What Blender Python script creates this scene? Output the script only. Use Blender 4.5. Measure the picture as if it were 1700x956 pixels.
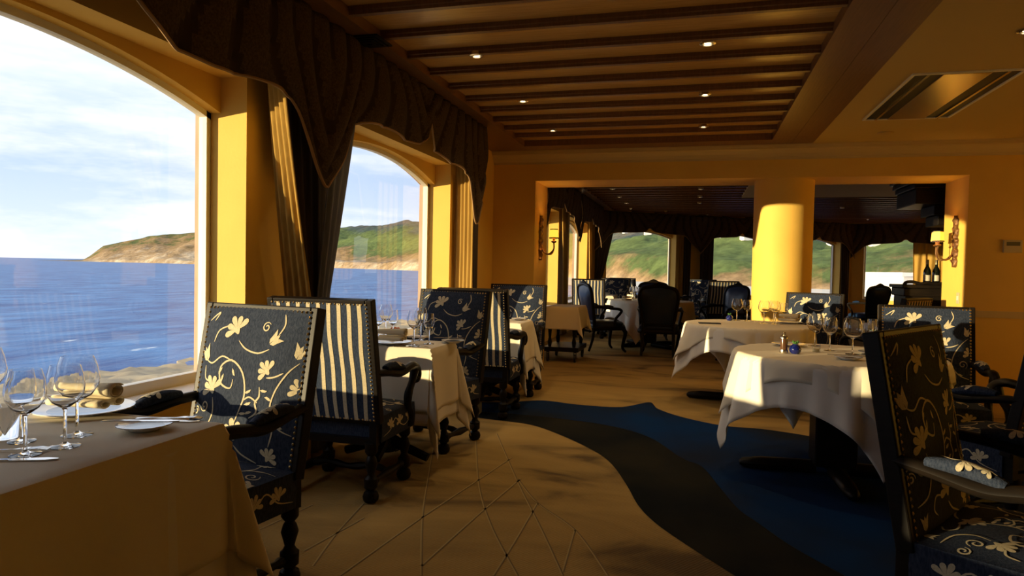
import bpy, bmesh, math, random
from mathutils import Vector, Matrix, noise as mnoise
random.seed(7)
for o in list(bpy.data.objects): bpy.data.objects.remove(o)
SC = bpy.context.scene
COL = SC.collection
R = math.radians
# ------------------------------------------------------------------ camera
CAMH = 1.25
F_PX, CX, CY = 1133.0, 850.0, 478.0
YAW, PITCH, ROLL = R(15.07), R(-1.72), R(1.17)
fw = Vector((-math.sin(YAW)*math.cos(PITCH), math.cos(YAW)*math.cos(PITCH), math.sin(PITCH)))
r0 = Vector((math.cos(YAW), math.sin(YAW), 0)); u0 = r0.cross(fw)
rt = r0*math.cos(ROLL)+u0*math.sin(ROLL); up = -r0*math.sin(ROLL)+u0*math.cos(ROLL)
cd = bpy.data.cameras.new('camera'); cam = bpy.data.objects.new('camera', cd); COL.objects.link(cam)
cd.sensor_width = 36.0; cd.lens = 36.0*F_PX/1700.0; cd.clip_start = 0.05; cd.clip_end = 40000
M3 = Matrix((rt, up, -fw)).transposed()
cam.matrix_world = Matrix.Translation((0, 0, CAMH)) @ M3.to_4x4()
SC.camera = cam
CAM = Vector((0, 0, CAMH))
def ray(x, y): return fw + rt*((x-CX)/F_PX) + up*((CY-y)/F_PX)
def atZ(x, y, z): d = ray(x, y); return CAM + d*((z-CAMH)/d.z)
def atX(x, y, v): d = ray(x, y); return CAM + d*(v/d.x)
def atY(x, y, v): d = ray(x, y); return CAM + d*(v/d.y)
# ------------------------------------------------------------------ view, world, sun
SC.view_settings.view_transform = 'Standard'; SC.view_settings.look = 'None'
SC.view_settings.exposure = 0.15; SC.view_settings.gamma = 1.0
SC.view_settings.use_curve_mapping = False
W = bpy.data.worlds.new('sky'); SC.world = W; W.use_nodes = True
def build_world():
    nt = W.node_tree; nt.nodes.clear(); N = nt.nodes.new; L = nt.links.new
    out = N('ShaderNodeOutputWorld'); bg = N('ShaderNodeBackground'); L(bg.outputs[0], out.inputs[0])
    tc = N('ShaderNodeTexCoord'); sep = N('ShaderNodeSeparateXYZ'); L(tc.outputs['Generated'], sep.inputs[0])
    ramp = N('ShaderNodeValToRGB'); L(sep.outputs['Z'], ramp.inputs[0])
    e = ramp.color_ramp.elements
    e[0].position = 0.0; e[0].color = (0.74, 0.83, 0.95, 1)
    e[1].position = 0.6; e[1].color = (0.80, 0.86, 0.95, 1)
    m = e.new(0.12); m.color = (0.52, 0.65, 0.86, 1)
    m = e.new(0.28); m.color = (0.78, 0.85, 0.95, 1)
    mp = N('ShaderNodeMapping'); mp.inputs['Scale'].default_value = (1.6, 1.6, 7.0); L(tc.outputs['Generated'], mp.inputs[0])
    ns = N('ShaderNodeTexNoise'); ns.inputs['Scale'].default_value = 2.2; ns.inputs['Detail'].default_value = 6; ns.inputs['Roughness'].default_value = .58
    L(mp.outputs[0], ns.inputs['Vector'])
    cr = N('ShaderNodeValToRGB'); L(ns.outputs['Fac'], cr.inputs[0])
    cr.color_ramp.elements[0].position = .44; cr.color_ramp.elements[1].position = .68
    mx = N('ShaderNodeMixRGB'); L(cr.outputs[0], mx.inputs[0]); L(ramp.outputs[0], mx.inputs[1]); mx.inputs[2].default_value = (0.98, 0.98, 1.0, 1)
    L(mx.outputs[0], bg.inputs[0]); bg.inputs[1].default_value = 1.2
build_world()
SUN_TO = Vector((-0.8115, -0.5843, math.tan(R(2.2)))).normalized()
sl = bpy.data.lights.new('sun', 'SUN'); sun = bpy.data.objects.new('sun', sl); COL.objects.link(sun)
sl.energy = 8.0; sl.color = (1.0, 0.78, 0.42); sl.angle = R(0.6)
sun.rotation_euler = SUN_TO.to_track_quat('Z', 'Y').to_euler(); sun.location = (-30, -20, 12)
# ------------------------------------------------------------------ materials
MATS = {}
def mat(name, col, rough=.6, metal=0., spec=.5, noise=None, bump=None, emit=None, col2=None, coat=0., trans=0.):
    """noise=(scale, stretch xyz) mixes col and col2; bump=(scale, strength, stretch)"""
    if name in MATS: return MATS[name]
    m = bpy.data.materials.new(name); m.use_nodes = True; nt = m.node_tree; N = nt.nodes.new; L = nt.links.new
    b = nt.nodes['Principled BSDF']
    b.inputs['Base Color'].default_value = (*col, 1); b.inputs['Roughness'].default_value = rough
    b.inputs['Metallic'].default_value = metal; b.inputs['Specular IOR Level'].default_value = spec
    b.inputs['Coat Weight'].default_value = coat
    if emit: b.inputs['Emission Color'].default_value = (*emit[0], 1); b.inputs['Emission Strength'].default_value = emit[1]
    if noise or bump:
        tc = N('ShaderNodeTexCoord')
    if noise:
        mp = N('ShaderNodeMapping'); L(tc.outputs['Object'], mp.inputs[0]); mp.inputs['Scale'].default_value = noise[1]
        n = N('ShaderNodeTexNoise'); L(mp.outputs[0], n.inputs['Vector']); n.inputs['Scale'].default_value = noise[0]; n.inputs['Detail'].default_value = 5
        cr = N('ShaderNodeValToRGB'); L(n.outputs['Fac'], cr.inputs[0])
        cr.color_ramp.elements[0].position = .35; cr.color_ramp.elements[1].position = .65
        cr.color_ramp.elements[0].color = (*col, 1); cr.color_ramp.elements[1].color = (*(col2 or col), 1)
        L(cr.outputs[0], b.inputs['Base Color'])
    if bump:
        mp2 = N('ShaderNodeMapping'); L(tc.outputs['Object'], mp2.inputs[0]); mp2.inputs['Scale'].default_value = bump[2]
        n2 = N('ShaderNodeTexNoise'); L(mp2.outputs[0], n2.inputs['Vector']); n2.inputs['Scale'].default_value = bump[0]; n2.inputs['Detail'].default_value = 4
        bp = N('ShaderNodeBump'); bp.inputs['Strength'].default_value = bump[1]; bp.inputs['Distance'].default_value = .01
        L(n2.outputs['Fac'], bp.inputs['Height']); L(bp.outputs[0], b.inputs['Normal'])
    if trans:
        out = nt.nodes['Material Output']; t = N('ShaderNodeBsdfTranslucent'); t.inputs[0].default_value = (*(col2 or col), 1)
        mx = N('ShaderNodeMixShader'); mx.inputs[0].default_value = trans
        L(b.outputs[0], mx.inputs[1]); L(t.outputs[0], mx.inputs[2]); L(mx.outputs[0], out.inputs[0])
    MATS[name] = m; return m
def glassmat(name, tint=(1, 1, 1), ior=1.45, rough=0.0, gmul=1.0):
    if name in MATS: return MATS[name]
    m = bpy.data.materials.new(name); m.use_nodes = True; nt = m.node_tree; nt.nodes.clear(); N = nt.nodes.new; L = nt.links.new
    out = N('ShaderNodeOutputMaterial'); tr = N('ShaderNodeBsdfTransparent'); gl = N('ShaderNodeBsdfGlossy'); fr = N('ShaderNodeLayerWeight')
    tr.inputs[0].default_value = (*tint, 1); gl.inputs['Roughness'].default_value = rough; fr.inputs[0].default_value = .5
    mx = N('ShaderNodeMixShader'); L(tr.outputs[0], mx.inputs[1]); L(gl.outputs[0], mx.inputs[2])
    mm = N('ShaderNodeMath'); mm.operation = 'POWER'; mm.inputs[1].default_value = 4.0; L(fr.outputs['Facing'], mm.inputs[0])
    ma = N('ShaderNodeMath'); ma.operation = 'MULTIPLY_ADD'; ma.inputs[1].default_value = gmul; ma.inputs[2].default_value = .045; L(mm.outputs[0], ma.inputs[0]); L(ma.outputs[0], mx.inputs[0])
    L(mx.outputs[0], out.inputs[0]); MATS[name] = m; return m
S1 = (1, 1, 1)
YEL = mat('yellow_paint', (.80, .50, .095), .75, noise=(3, S1), col2=(.76, .465, .085), bump=(60, .08, S1))
CEILP = mat('cream_ceiling_paint', (.52, .37, .13), .8, bump=(40, .05, S1))
CORN = mat('cream_cornice_paint', (.62, .46, .20), .6)
SILL = mat('white_sill', (.82, .80, .78), .35)
FRAME = mat('white_frame', (.80, .76, .66), .4)
TERRA = mat('terracotta_render', (.48, .33, .25), .8, noise=(6, S1), col2=(.42, .28, .20))
WOODC = mat('ceiling_wood', (.66, .38, .115), .27, noise=(3, (1.2, 30, 4)), col2=(.52, .28, .08), bump=(6, .10, (2, 60, 6)))
WOODB = mat('ceiling_band_wood', (.21, .095, .034), .40, noise=(3, (30, 1.2, 4)), col2=(.16, .07, .025))
DKWOOD = mat('black_stained_wood', (.008, .006, .0045), .42, spec=.14, noise=(10, (1, 1, 8)), col2=(.013, .009, .006))
FAB = mat('navy_chenille', (.016, .024, .046), .85, spec=.15, noise=(160, (1, 1, .35)), col2=(.040, .050, .078), bump=(300, .35, S1))
CREAM = mat('cream_weave', (.62, .53, .35), .8, spec=.2, noise=(150, S1), col2=(.50, .42, .27))
STRB = mat('navy_stripe_weave', (.017, .027, .052), .85, spec=.15, noise=(200, (1, 1, .3)), col2=(.040, .054, .088))
BRASS = mat('aged_brass', (.55, .36, .12), .3, metal=1.)
LINEN = mat('ivory_linen', (.82, .73, .56), .8, spec=.2, bump=(350, .10, S1))
LINEN2 = mat('white_linen', (.84, .78, .68), .8, spec=.2, bump=(350, .10, S1))
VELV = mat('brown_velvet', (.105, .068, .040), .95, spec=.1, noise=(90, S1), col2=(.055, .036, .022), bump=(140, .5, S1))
VELVP = mat('fold_shade_velvet', (.045, .029, .018), .9, spec=.1)  # darker velvet for the curved bands and the painted fold grooves
FRINGE = mat('bronze_fringe', (.30, .17, .06), .8)
DRAPE = mat('gold_drape', (.66, .42, .10), .8, spec=.2, noise=(6, (9, 9, .4)), col2=(.50, .31, .07), trans=.40)
DRAPED = mat('dark_drape_lining', (.055, .036, .02), .9, noise=(6, (9, 9, .4)), col2=(.035, .023, .013))
SHEER = mat('grey_sheer', (.34, .34, .36), .8, noise=(5, (12, 12, .3)), col2=(.24, .24, .27), trans=.5)
PORC = mat('white_porcelain', (.82, .82, .82), .12, coat=.4)
PORCD = mat('painted_reflection', (.014, .02, .035), .08, coat=.5)  # dark colour standing in for a reflection on white porcelain
STEEL = mat('cutlery_steel', (.75, .74, .72), .16, metal=1.)
NAPK = mat('napkin_linen', (.80, .69, .46), .85)
def solidglass(name):
    m = bpy.data.materials.new(name); m.use_nodes = True; nt = m.node_tree; nt.nodes.clear()
    out = nt.nodes.new('ShaderNodeOutputMaterial'); g = nt.nodes.new('ShaderNodeBsdfGlass'); g.inputs['IOR'].default_value = 1.48; g.inputs['Roughness'].default_value = 0
    nt.links.new(g.outputs[0], out.inputs[0]); return m
GLASS = solidglass('clear_glass')
PANE = glassmat('window_glass', (.97, .98, .985), 1.45, 0, .7)
LEATH = mat('dark_leather', (.010, .012, .018), .32, spec=.5)
BLEATH = mat('blue_leather', (.008, .026, .075), .35, spec=.5)
BLACK = mat('black_metal', (.006, .006, .006), .5)
LAMP = mat('lamp_bulb', (1, .9, .7), .5, emit=((1, .82, .55), 6.0))
SHADE = mat('amber_shade', (.8, .5, .08), .6, emit=((1, .56, .05), 1.3))
GILT = mat('gilt_carved_wood', (.20, .095, .025), .5, noise=(20, S1), col2=(.08, .03, .01), metal=.35, bump=(30, .6, S1))
CHROME = mat('brushed_steel', (.62, .55, .42), .25, metal=1.)
PLASTIC = mat('ivory_plastic', (.55, .44, .24), .5)
BLUEG = mat('cobalt_glass', (.004, .010, .10), .06, coat=1.)
GREEN = mat('succulent_green', (.05, .14, .02), .6)
# ------------------------------------------------------------------ mesh builder
class MB:
    def __init__(s): s.v = []; s.f = []; s.m = []
    def add(s, vs, fs, mi=0):
        o = len(s.v); s.v += [tuple(v) for v in vs]; s.f += [tuple(i+o for i in f) for f in fs]; s.m += [mi]*len(fs)
    def box(s, c, d, mi=0, rz=0.0, M=None):
        vs = []
        for z in (-1, 1):
            for x, y in ((-1, -1), (1, -1), (1, 1), (-1, 1)):
                p = Vector((x*d[0]/2, y*d[1]/2, z*d[2]/2))
                if rz: p.rotate(Matrix.Rotation(rz, 3, 'Z'))
                if M: p = M @ p
                vs.append(p+Vector(c))
        s.add(vs, [(0, 3, 2, 1), (4, 5, 6, 7), (0, 1, 5, 4), (1, 2, 6, 5), (2, 3, 7, 6), (3, 0, 4, 7)], mi)
    def b2(s, a, b, mi=0):
        s.box([(a[i]+b[i])/2 for i in range(3)], [abs(b[i]-a[i]) for i in range(3)], mi)
    def lathe(s, prof, c=(0, 0, 0), n=16, mi=0, cap=True):
        vs = []; fs = []
        for r, z in prof:
            for k in range(n):
                a = 2*math.pi*k/n; vs.append((c[0]+r*math.cos(a), c[1]+r*math.sin(a), c[2]+z))
        for i in range(len(prof)-1):
            for k in range(n):
                k2 = (k+1) % n; fs.append((i*n+k, i*n+k2, (i+1)*n+k2, (i+1)*n+k))
        if cap:
            fs.append(tuple(range(n))[::-1]); fs.append(tuple(range((len(prof)-1)*n, len(prof)*n)))
        s.add(vs, fs, mi)
    def tube(s, pts, rad, n=8, mi=0, flat=1.0):
        pts = [Vector(p) for p in pts]; vs = []; fs = []; m = len(pts)
        ref = None
        for i, p in enumerate(pts):
            t = (pts[min(i+1, m-1)]-pts[max(i-1, 0)]).normalized()
            if ref is None:
                ref = Vector((0, 0, 1)) if abs(t.z) < .9 else Vector((1, 0, 0))
            a = t.cross(ref)
            if a.length < 1e-4: a = t.cross(Vector((0, 1, 0)))
            a.normalize(); b = a.cross(t).normalized(); ref = b
            r = rad[i] if isinstance(rad, (list, tuple)) else rad
            for k in range(n):
                an = 2*math.pi*k/n; vs.append(p+a*(r*math.cos(an))+b*(r*flat*math.sin(an)))
        for i in range(m-1):
            for k in range(n):
                k2 = (k+1) % n; fs.append((i*n+k, i*n+k2, (i+1)*n+k2, (i+1)*n+k))
        fs.append(tuple(range(n))[::-1]); fs.append(tuple(range((m-1)*n, m*n)))
        s.add(vs, fs, mi)
    def grid(s, fn, nu, nv, mi=0, mfn=None):
        o = len(s.v)
        for j in range(nv+1):
            for i in range(nu+1): s.v.append(tuple(fn(i/nu, j/nv)))
        for j in range(nv):
            for i in range(nu):
                a = o+j*(nu+1)+i; s.f.append((a, a+1, a+nu+2, a+nu+1)); s.m.append(mfn(i, j) if mfn else mi)
    def build(s, name, mats, parent=None, smooth=False, solid=0., bevel=0., loc=None):
        me = bpy.data.meshes.new(name); me.from_pydata(s.v, [], s.f)
        if not isinstance(mats, (list, tuple)): mats = [mats]
        for m in mats: me.materials.append(m)
        if len(mats) > 1: me.polygons.foreach_set('material_index', s.m)
        bm = bmesh.new(); bm.from_mesh(me); bmesh.ops.recalc_face_normals(bm, faces=bm.faces); bm.to_mesh(me); bm.free()
        if smooth:
            me.polygons.foreach_set('use_smooth', [True]*len(me.polygons))
            me.set_sharp_from_angle(angle=R(40))
        me.update()
        o = bpy.data.objects.new(name, me); COL.objects.link(o)
        if parent is not None: o.parent = parent
        if loc is not None: o.location = loc
        if solid: md = o.modifiers.new('solid', 'SOLIDIFY'); md.thickness = solid; md.offset = 0
        if bevel: md = o.modifiers.new('bevel', 'BEVEL'); md.width = bevel; md.segments = 2; md.limit_method = 'ANGLE'
        return o
def tag(o, label, cat, group=None):
    o['label'] = label; o['category'] = cat
    if group: o['group'] = group
    return o
def struct(o): o['kind'] = 'structure'; return o
def stuffp(o): o['kind'] = 'stuff'; return o
def empty(name, loc=(0, 0, 0), rz=0.):
    o = bpy.data.objects.new(name, None); COL.objects.link(o); o.location = loc; o.rotation_euler = (0, 0, rz); o.empty_display_size = .1
    return o
def copy_tree(o, parent=None, top=True):
    c = o.copy(); COL.objects.link(c)
    if parent is not None: c.parent = parent
    for ch in [q for q in SRC.get(o.name, [])]: copy_tree(ch, c, False)
    return c
SRC = {}
def register(o):
    kids = [q for q in bpy.data.objects if q.parent == o]
    SRC[o.name] = kids
    for k in kids: register(k)
def catmull(P, n=8, closed=False):
    P = [Vector(p) for p in P]; out = []
    m = len(P)
    for i in range(m-1):
        p0 = P[max(i-1, 0)]; p1 = P[i]; p2 = P[i+1]; p3 = P[min(i+2, m-1)]
        for k in range(n):
            t = k/n
            out.append(.5*((2*p1)+(p2-p0)*t+(2*p0-5*p1+4*p2-p3)*t*t+(3*p1-p0-3*p2+p3)*t**3))
    out.append(P[-1]); return out
def interp(L, x):
    if x <= L[0][0]: return L[0][1]
    for (a, b), (c, d) in zip(L, L[1:]):
        if x <= c: return b+(d-b)*(x-a)/(c-a)
    return L[-1][1]
# ------------------------------------------------------------------ room constants
CEIL = 2.66; WX = -2.45; YE = 8.13; YB = 8.83; ZB = 2.31; XL = -1.92; XR = 2.72
P0, P1, P3, P5 = Vector((-2.45, 16.4)), Vector((0, 18.3)), Vector((4.2, 21.2)), Vector((8.4, 20.0))
RIGHT, BACK = 4.6, -6.3
# floor with carpet
def floor():
    m = bpy.data.materials.new('gold_carpet'); m.use_nodes = True; nt = m.node_tree; N = nt.nodes.new; L = nt.links.new
    b = nt.nodes['Principled BSDF']; b.inputs['Roughness'].default_value = .95; b.inputs['Specular IOR Level'].default_value = .1
    tc = N('ShaderNodeTexCoord'); n1 = N('ShaderNodeTexNoise'); n1.inputs['Scale'].default_value = 1.3; n1.inputs['Detail'].default_value = 5; n1.inputs['Distortion'].default_value = 1.2
    mp = N('ShaderNodeMapping'); mp.inputs['Scale'].default_value = (.7, 1.5, 1); L(tc.outputs['Object'], mp.inputs[0]); L(mp.outputs[0], n1.inputs['Vector'])
    cr = N('ShaderNodeValToRGB'); e = cr.color_ramp.elements
    e[0].position = .30; e[0].color = (.13, .085, .038, 1); e[1].position = .70; e[1].color = (.44, .285, .095, 1)
    k = e.new(.45); k.color = (.33, .215, .075, 1)
    L(n1.outputs['Fac'], cr.inputs[0]); L(cr.outputs[0], b.inputs['Base Color'])
    w = N('ShaderNodeTexWave'); w.inputs['Scale'].default_value = 22; w.inputs['Distortion'].default_value = 2.0; w.inputs['Detail'].default_value = 2
    mp3 = N('ShaderNodeMapping'); mp3.inputs['Rotation'].default_value = (0, 0, R(35)); L(tc.outputs['Object'], mp3.inputs[0]); L(mp3.outputs[0], w.inputs['Vector'])
    bp = N('ShaderNodeBump'); bp.inputs['Strength'].default_value = .35; bp.inputs['Distance'].default_value = .006
    L(w.outputs['Fac'], bp.inputs['Height']); L(bp.outputs[0], b.inputs['Normal'])
    mb = MB(); mb.b2((-2.79, BACK-.2, -.25), (9, 21.5, 0)); f = struct(mb.build('floor', m))
    SL = mat('slate_carpet', (.013, .016, .022), .95, spec=.05, noise=(1.6, S1), col2=(.030, .027, .030), bump=(260, .3, S1))
    OL = mat('olive_carpet', (.008, .010, .012), .95, spec=.05, noise=(1.5, S1), col2=(.022, .020, .014), bump=(260, .3, S1))
    BL = mat('blue_carpet', (.004, .030, .115), .95, spec=.05, noise=(1.0, S1), col2=(.014, .018, .028), bump=(260, .3, S1))
    px = lambda l: [atZ(x, y, 0).to_2d() for x, y in l]
    tan = px([(790, 693), (820, 697), (880, 705), (930, 722), (985, 748), (1015, 770), (1040, 805), (1060, 840), (1090, 870), (1140, 905), (1210, 950)]) + [Vector((.42, 2.6)), Vector((.62, 2.0)), Vector((.7, 1.2))]
    bck = px([(800, 668), (845, 668), (900, 665), (960, 672), (1030, 676), (1078, 668), (1090, 678), (1130, 692), (1200, 707), (1260, 712), (1330, 722)]) + [Vector((1.3, 5.4)), Vector((2.2, 5.0)), Vector((3.2, 4.2)), Vector((3.8, 3.0))]
    mid = px([(800, 684), (880, 690), (1000, 705), (1075, 725), (1130, 760), (1165, 775), (1195, 810), (1225, 845), (1260, 870), (1310, 905), (1390, 950)]) + [Vector((.95, 2.6)), Vector((1.3, 1.9)), Vector((1.6, 1.2))]
    def zone(name, A, B, z, mt):
        a = catmull([(p.x, p.y, 0) for p in A], 6); b = catmull([(p.x, p.y, 0) for p in B], 6)
        n = 90
        def samp(C, t): k = t*(len(C)-1); i = min(int(k), len(C)-2); return C[i].lerp(C[i+1], k-i)
        mb = MB(); mb.grid(lambda u, v: (lambda p: (p.x, p.y, z))(samp(a, u).lerp(samp(b, u), v)), n, 6)
        o = mb.build(name, mt, f); return o
    zone('dark_wave_inlay', tan, mid, .002, OL)
    zone('blue_wave_inlay', mid, bck, .003, BL)
    # carved lines: flat strips, groove shade and ridge light put into the colour
    GR = mat('groove_shade', (.17, .11, .042), .95)
    GH = mat('ridge_light', (.42, .30, .11), .95)
    segs = [[(700, 956), (702, 860), (712, 790), (728, 700)], [(860, 956), (815, 870), (795, 800), (790, 720)], [(700, 940), (800, 850), (865, 795)], [(565, 956), (700, 860), (790, 800), (850, 760)], [(935, 956), (900, 880), (860, 800), (825, 720)],
            [(820, 956), (855, 900), (893, 835)], [(935, 950), (955, 880)], [(1010, 956), (955, 880), (893, 835), (860, 795)], [(520, 940), (560, 885), (605, 835)], [(505, 915), (605, 860)], [(430, 880), (520, 838)]]
    for i, s in enumerate(segs):
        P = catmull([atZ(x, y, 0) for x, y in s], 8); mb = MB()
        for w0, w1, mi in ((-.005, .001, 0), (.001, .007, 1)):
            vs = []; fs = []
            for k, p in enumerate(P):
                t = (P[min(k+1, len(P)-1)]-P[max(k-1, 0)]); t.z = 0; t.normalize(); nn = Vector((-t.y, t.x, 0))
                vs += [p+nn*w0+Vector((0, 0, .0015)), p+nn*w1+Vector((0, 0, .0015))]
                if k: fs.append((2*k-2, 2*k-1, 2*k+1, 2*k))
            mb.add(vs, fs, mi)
        mb.build('painted_carved_line', [GR, GH], f)
    return f
floor()
# ------------------------------------------------------------------ window walls
Z_SILL, Z_REC, Z_SPR, RISE = .545, 2.285, 2.088, .17
TERR_MI = 1
def arch(s, a, b): 
    u = (2*s-a-b)/(b-a); return Z_SPR+RISE*(1-u*u)
WN = [0]
def window_wall(name, O, d, length, wins, label_hint):
    """O origin xy, d direction (unit), interior on the right-hand side of d; wins list of (s0, s1)"""
    d = Vector(d).normalized(); nrm = Vector((-d.y, d.x))
    T = lambda s, t, z: (O[0]+d.x*s+nrm.x*t, O[1]+d.y*s+nrm.y*t, z)
    mb = MB()
    def layer(t0, t1, arched, zb, mi):
        cuts = [0.]
        for a, b in wins: cuts += [a, b]
        cuts.append(length)
        def blk(s0, s1, z00, z01, z10, z11):
            vs = [T(s0, t0, z00), T(s1, t0, z10), T(s1, t0, z11), T(s0, t0, z01), T(s0, t1, z00), T(s1, t1, z10), T(s1, t1, z11), T(s0, t1, z01)]
            mb.add(vs, [(0, 1, 2, 3), (5, 4, 7, 6), (0, 4, 5, 1), (3, 2, 6, 7), (0, 3, 7, 4), (1, 5, 6, 2)], mi)
        for i in range(0, len(cuts), 2):
            if cuts[i+1]-cuts[i] > 1e-3: blk(cuts[i], cuts[i+1], 0, CEIL+.12, 0, CEIL+.12)
        for a, b in wins:
            blk(a, b, 0, zb, 0, zb)
            if arched:
                n = 20
                for k in range(n):
                    s0 = a+(b-a)*k/n; s1 = a+(b-a)*(k+1)/n
                    blk(s0, s1, arch(s0, a, b), CEIL+.12, arch(s1, a, b), CEIL+.12)
            else: blk(a, b, Z_REC, CEIL+.12, Z_REC, CEIL+.12)
    layer(0, .17, False, Z_SILL, 0); layer(.17, .28, True, Z_SILL, 0); layer(.28, .34, True, Z_SILL, 1)
    w = struct(mb.build(name, [YEL, TERRA]))
    for a, b in wins:
        WN[0] += 1
        mb = MB(); n = 24; t0, t1, fwid = .235, .285, .035
        # frame: jambs, bottom rail, arch ring
        def pt(s, t, z): return T(s, t, z)
        def bar(s0, s1, za, zb_):
            vs = [pt(s0, t0, za), pt(s1, t0, za), pt(s1, t0, zb_), pt(s0, t0, zb_), pt(s0, t1, za), pt(s1, t1, za), pt(s1, t1, zb_), pt(s0, t1, zb_)]
            mb.add(vs, [(0, 1, 2, 3), (5, 4, 7, 6), (0, 4, 5, 1), (3, 2, 6, 7), (0, 3, 7, 4), (1, 5, 6, 2)])
        bar(a, a+fwid, Z_SILL+.03, Z_SPR+.02); bar(b-fwid, b, Z_SILL+.03, Z_SPR+.02); bar(a+fwid, b-fwid, Z_SILL+.03, Z_SILL+.085)
        for k in range(n):
            s0 = a+(b-a)*k/n; s1 = a+(b-a)*(k+1)/n
            vs = [pt(s0, t0, arch(s0, a, b)-fwid), pt(s1, t0, arch(s1, a, b)-fwid), pt(s1, t0, arch(s1, a, b)), pt(s0, t0, arch(s0, a, b))]
            vs += [pt(s0, t1, arch(s0, a, b)-fwid), pt(s1, t1, arch(s1, a, b)-fwid), pt(s1, t1, arch(s1, a, b)), pt(s0, t1, arch(s0, a, b))]
            mb.add(vs, [(0, 1, 2, 3), (5, 4, 7, 6), (0, 4, 5, 1), (3, 2, 6, 7)])
        wf = struct(mb.build('window_%d' % WN[0], FRAME))
        mb = MB(); vs = [pt(a+.02, .262, Z_SILL+.05)]+[pt(b-.02, .262, Z_SILL+.05)]+[pt(b-.02-(b-a-.04)*k/16, .262, arch(b-.02-(b-a-.04)*k/16, a, b)-.012) for k in range(17)]
        mb.add(vs, [tuple(range(len(vs)))]); mb.build('window_pane', PANE, wf)
        mb = MB(); vs = []
        for t in (-.03, .235):
            for z in (Z_SILL+.001, Z_SILL+.032):
                vs += [pt(a+.002 if t > 0 else a-.03, t, z), pt(b-.002 if t > 0 else b+.03, t, z)]
        mb.add([pt(a+.002, -.025, Z_SILL+.001), pt(b-.002, -.025, Z_SILL+.001), pt(b-.002, .235, Z_SILL+.001), pt(a+.002, .235, Z_SILL+.001),
                pt(a+.002, -.025, Z_SILL+.03), pt(b-.002, -.025, Z_SILL+.03), pt(b-.002, .235, Z_SILL+.03), pt(a+.002, .235, Z_SILL+.03)],
               [(0, 3, 2, 1), (4, 5, 6, 7), (0, 1, 5, 4), (1, 2, 6, 5), (2, 3, 7, 6), (3, 0, 4, 7)])
        mb.build('window_sill', SILL, wf)
    return T
S0 = BACK
lw = [(y0-S0, y1-S0) for y0, y1 in ((-2.33, .04), (.95, 3.32), (4.22, 6.60), (10.0, 12.3), (13.4, 15.7))]
TL = window_wall('wall_left', (WX, S0), (0, 1), 16.4-S0, lw, 'left')
dA = (P1-P0); TA = window_wall('wall_far_left', P0, dA, dA.length, [(.42, 2.45)], 'A')
dB = (P3-P1); TB = window_wall('wall_far_middle', P1, dB, dB.length, [(.38, 2.3), (2.85, 4.75)], 'B')
dD = (P5-P3); TD = window_wall('wall_far_right', P3, dD, dD.length, [(.35, 2.35)], 'D')
mb = MB(); mb.b2((RIGHT, BACK, 0), (RIGHT+.2, YB, CEIL+.12)); struct(mb.build('wall_right', YEL))
mb = MB(); mb.b2((WX, BACK-.2, 0), (RIGHT+.2, BACK, CEIL+.12)); struct(mb.build('wall_back', YEL))
mb = MB(); mb.b2((8.4, YB, 0), (8.6, 20.2, CEIL+.12)); struct(mb.build('wall_far_room_side', YEL))
# end wall: piers, beam
mb = MB(); mb.b2((WX, YE, 0), (XL, YB, CEIL+.1)); mb.b2((XR, YE, 0), (8.6, YB, CEIL+.1)); mb.b2((XL, YE, ZB), (XR, YB, CEIL+.1)); struct(mb.build('wall_end', YEL))
mb = MB(); mb.lathe([(.325, 0), (.325, ZB)], (.955, 8.47, 0), 48); struct(mb.build('column_round', YEL, smooth=True))
mb = MB(); mb.b2((XR-.02, YE-.02, .86), (RIGHT, YE, .90)); mb.b2((XR-.02, YE-.012, .83), (RIGHT, YE, .86)); struct(mb.build('trim_1', CORN))
# cornice
def cornice(name, y, x0, x1):
    prof = [(0, -.15), (.015, -.15), (.015, -.125), (.03, -.12), (.04, -.09), (.07, -.055), (.10, -.045), (.10, -.02), (.115, -.02), (.115, 0), (0, 0)]
    mb = MB(); n = len(prof); vs = [(x0, y-p, CEIL+q) for p, q in prof]+[(x1, y-p, CEIL+q) for p, q in prof]
    mb.add(vs, [(i, (i+1) % n, n+(i+1) % n, n+i) for i in range(n)]); return struct(mb.build(name, CORN))
cornice('trim_2', YE, WX, RIGHT)
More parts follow.
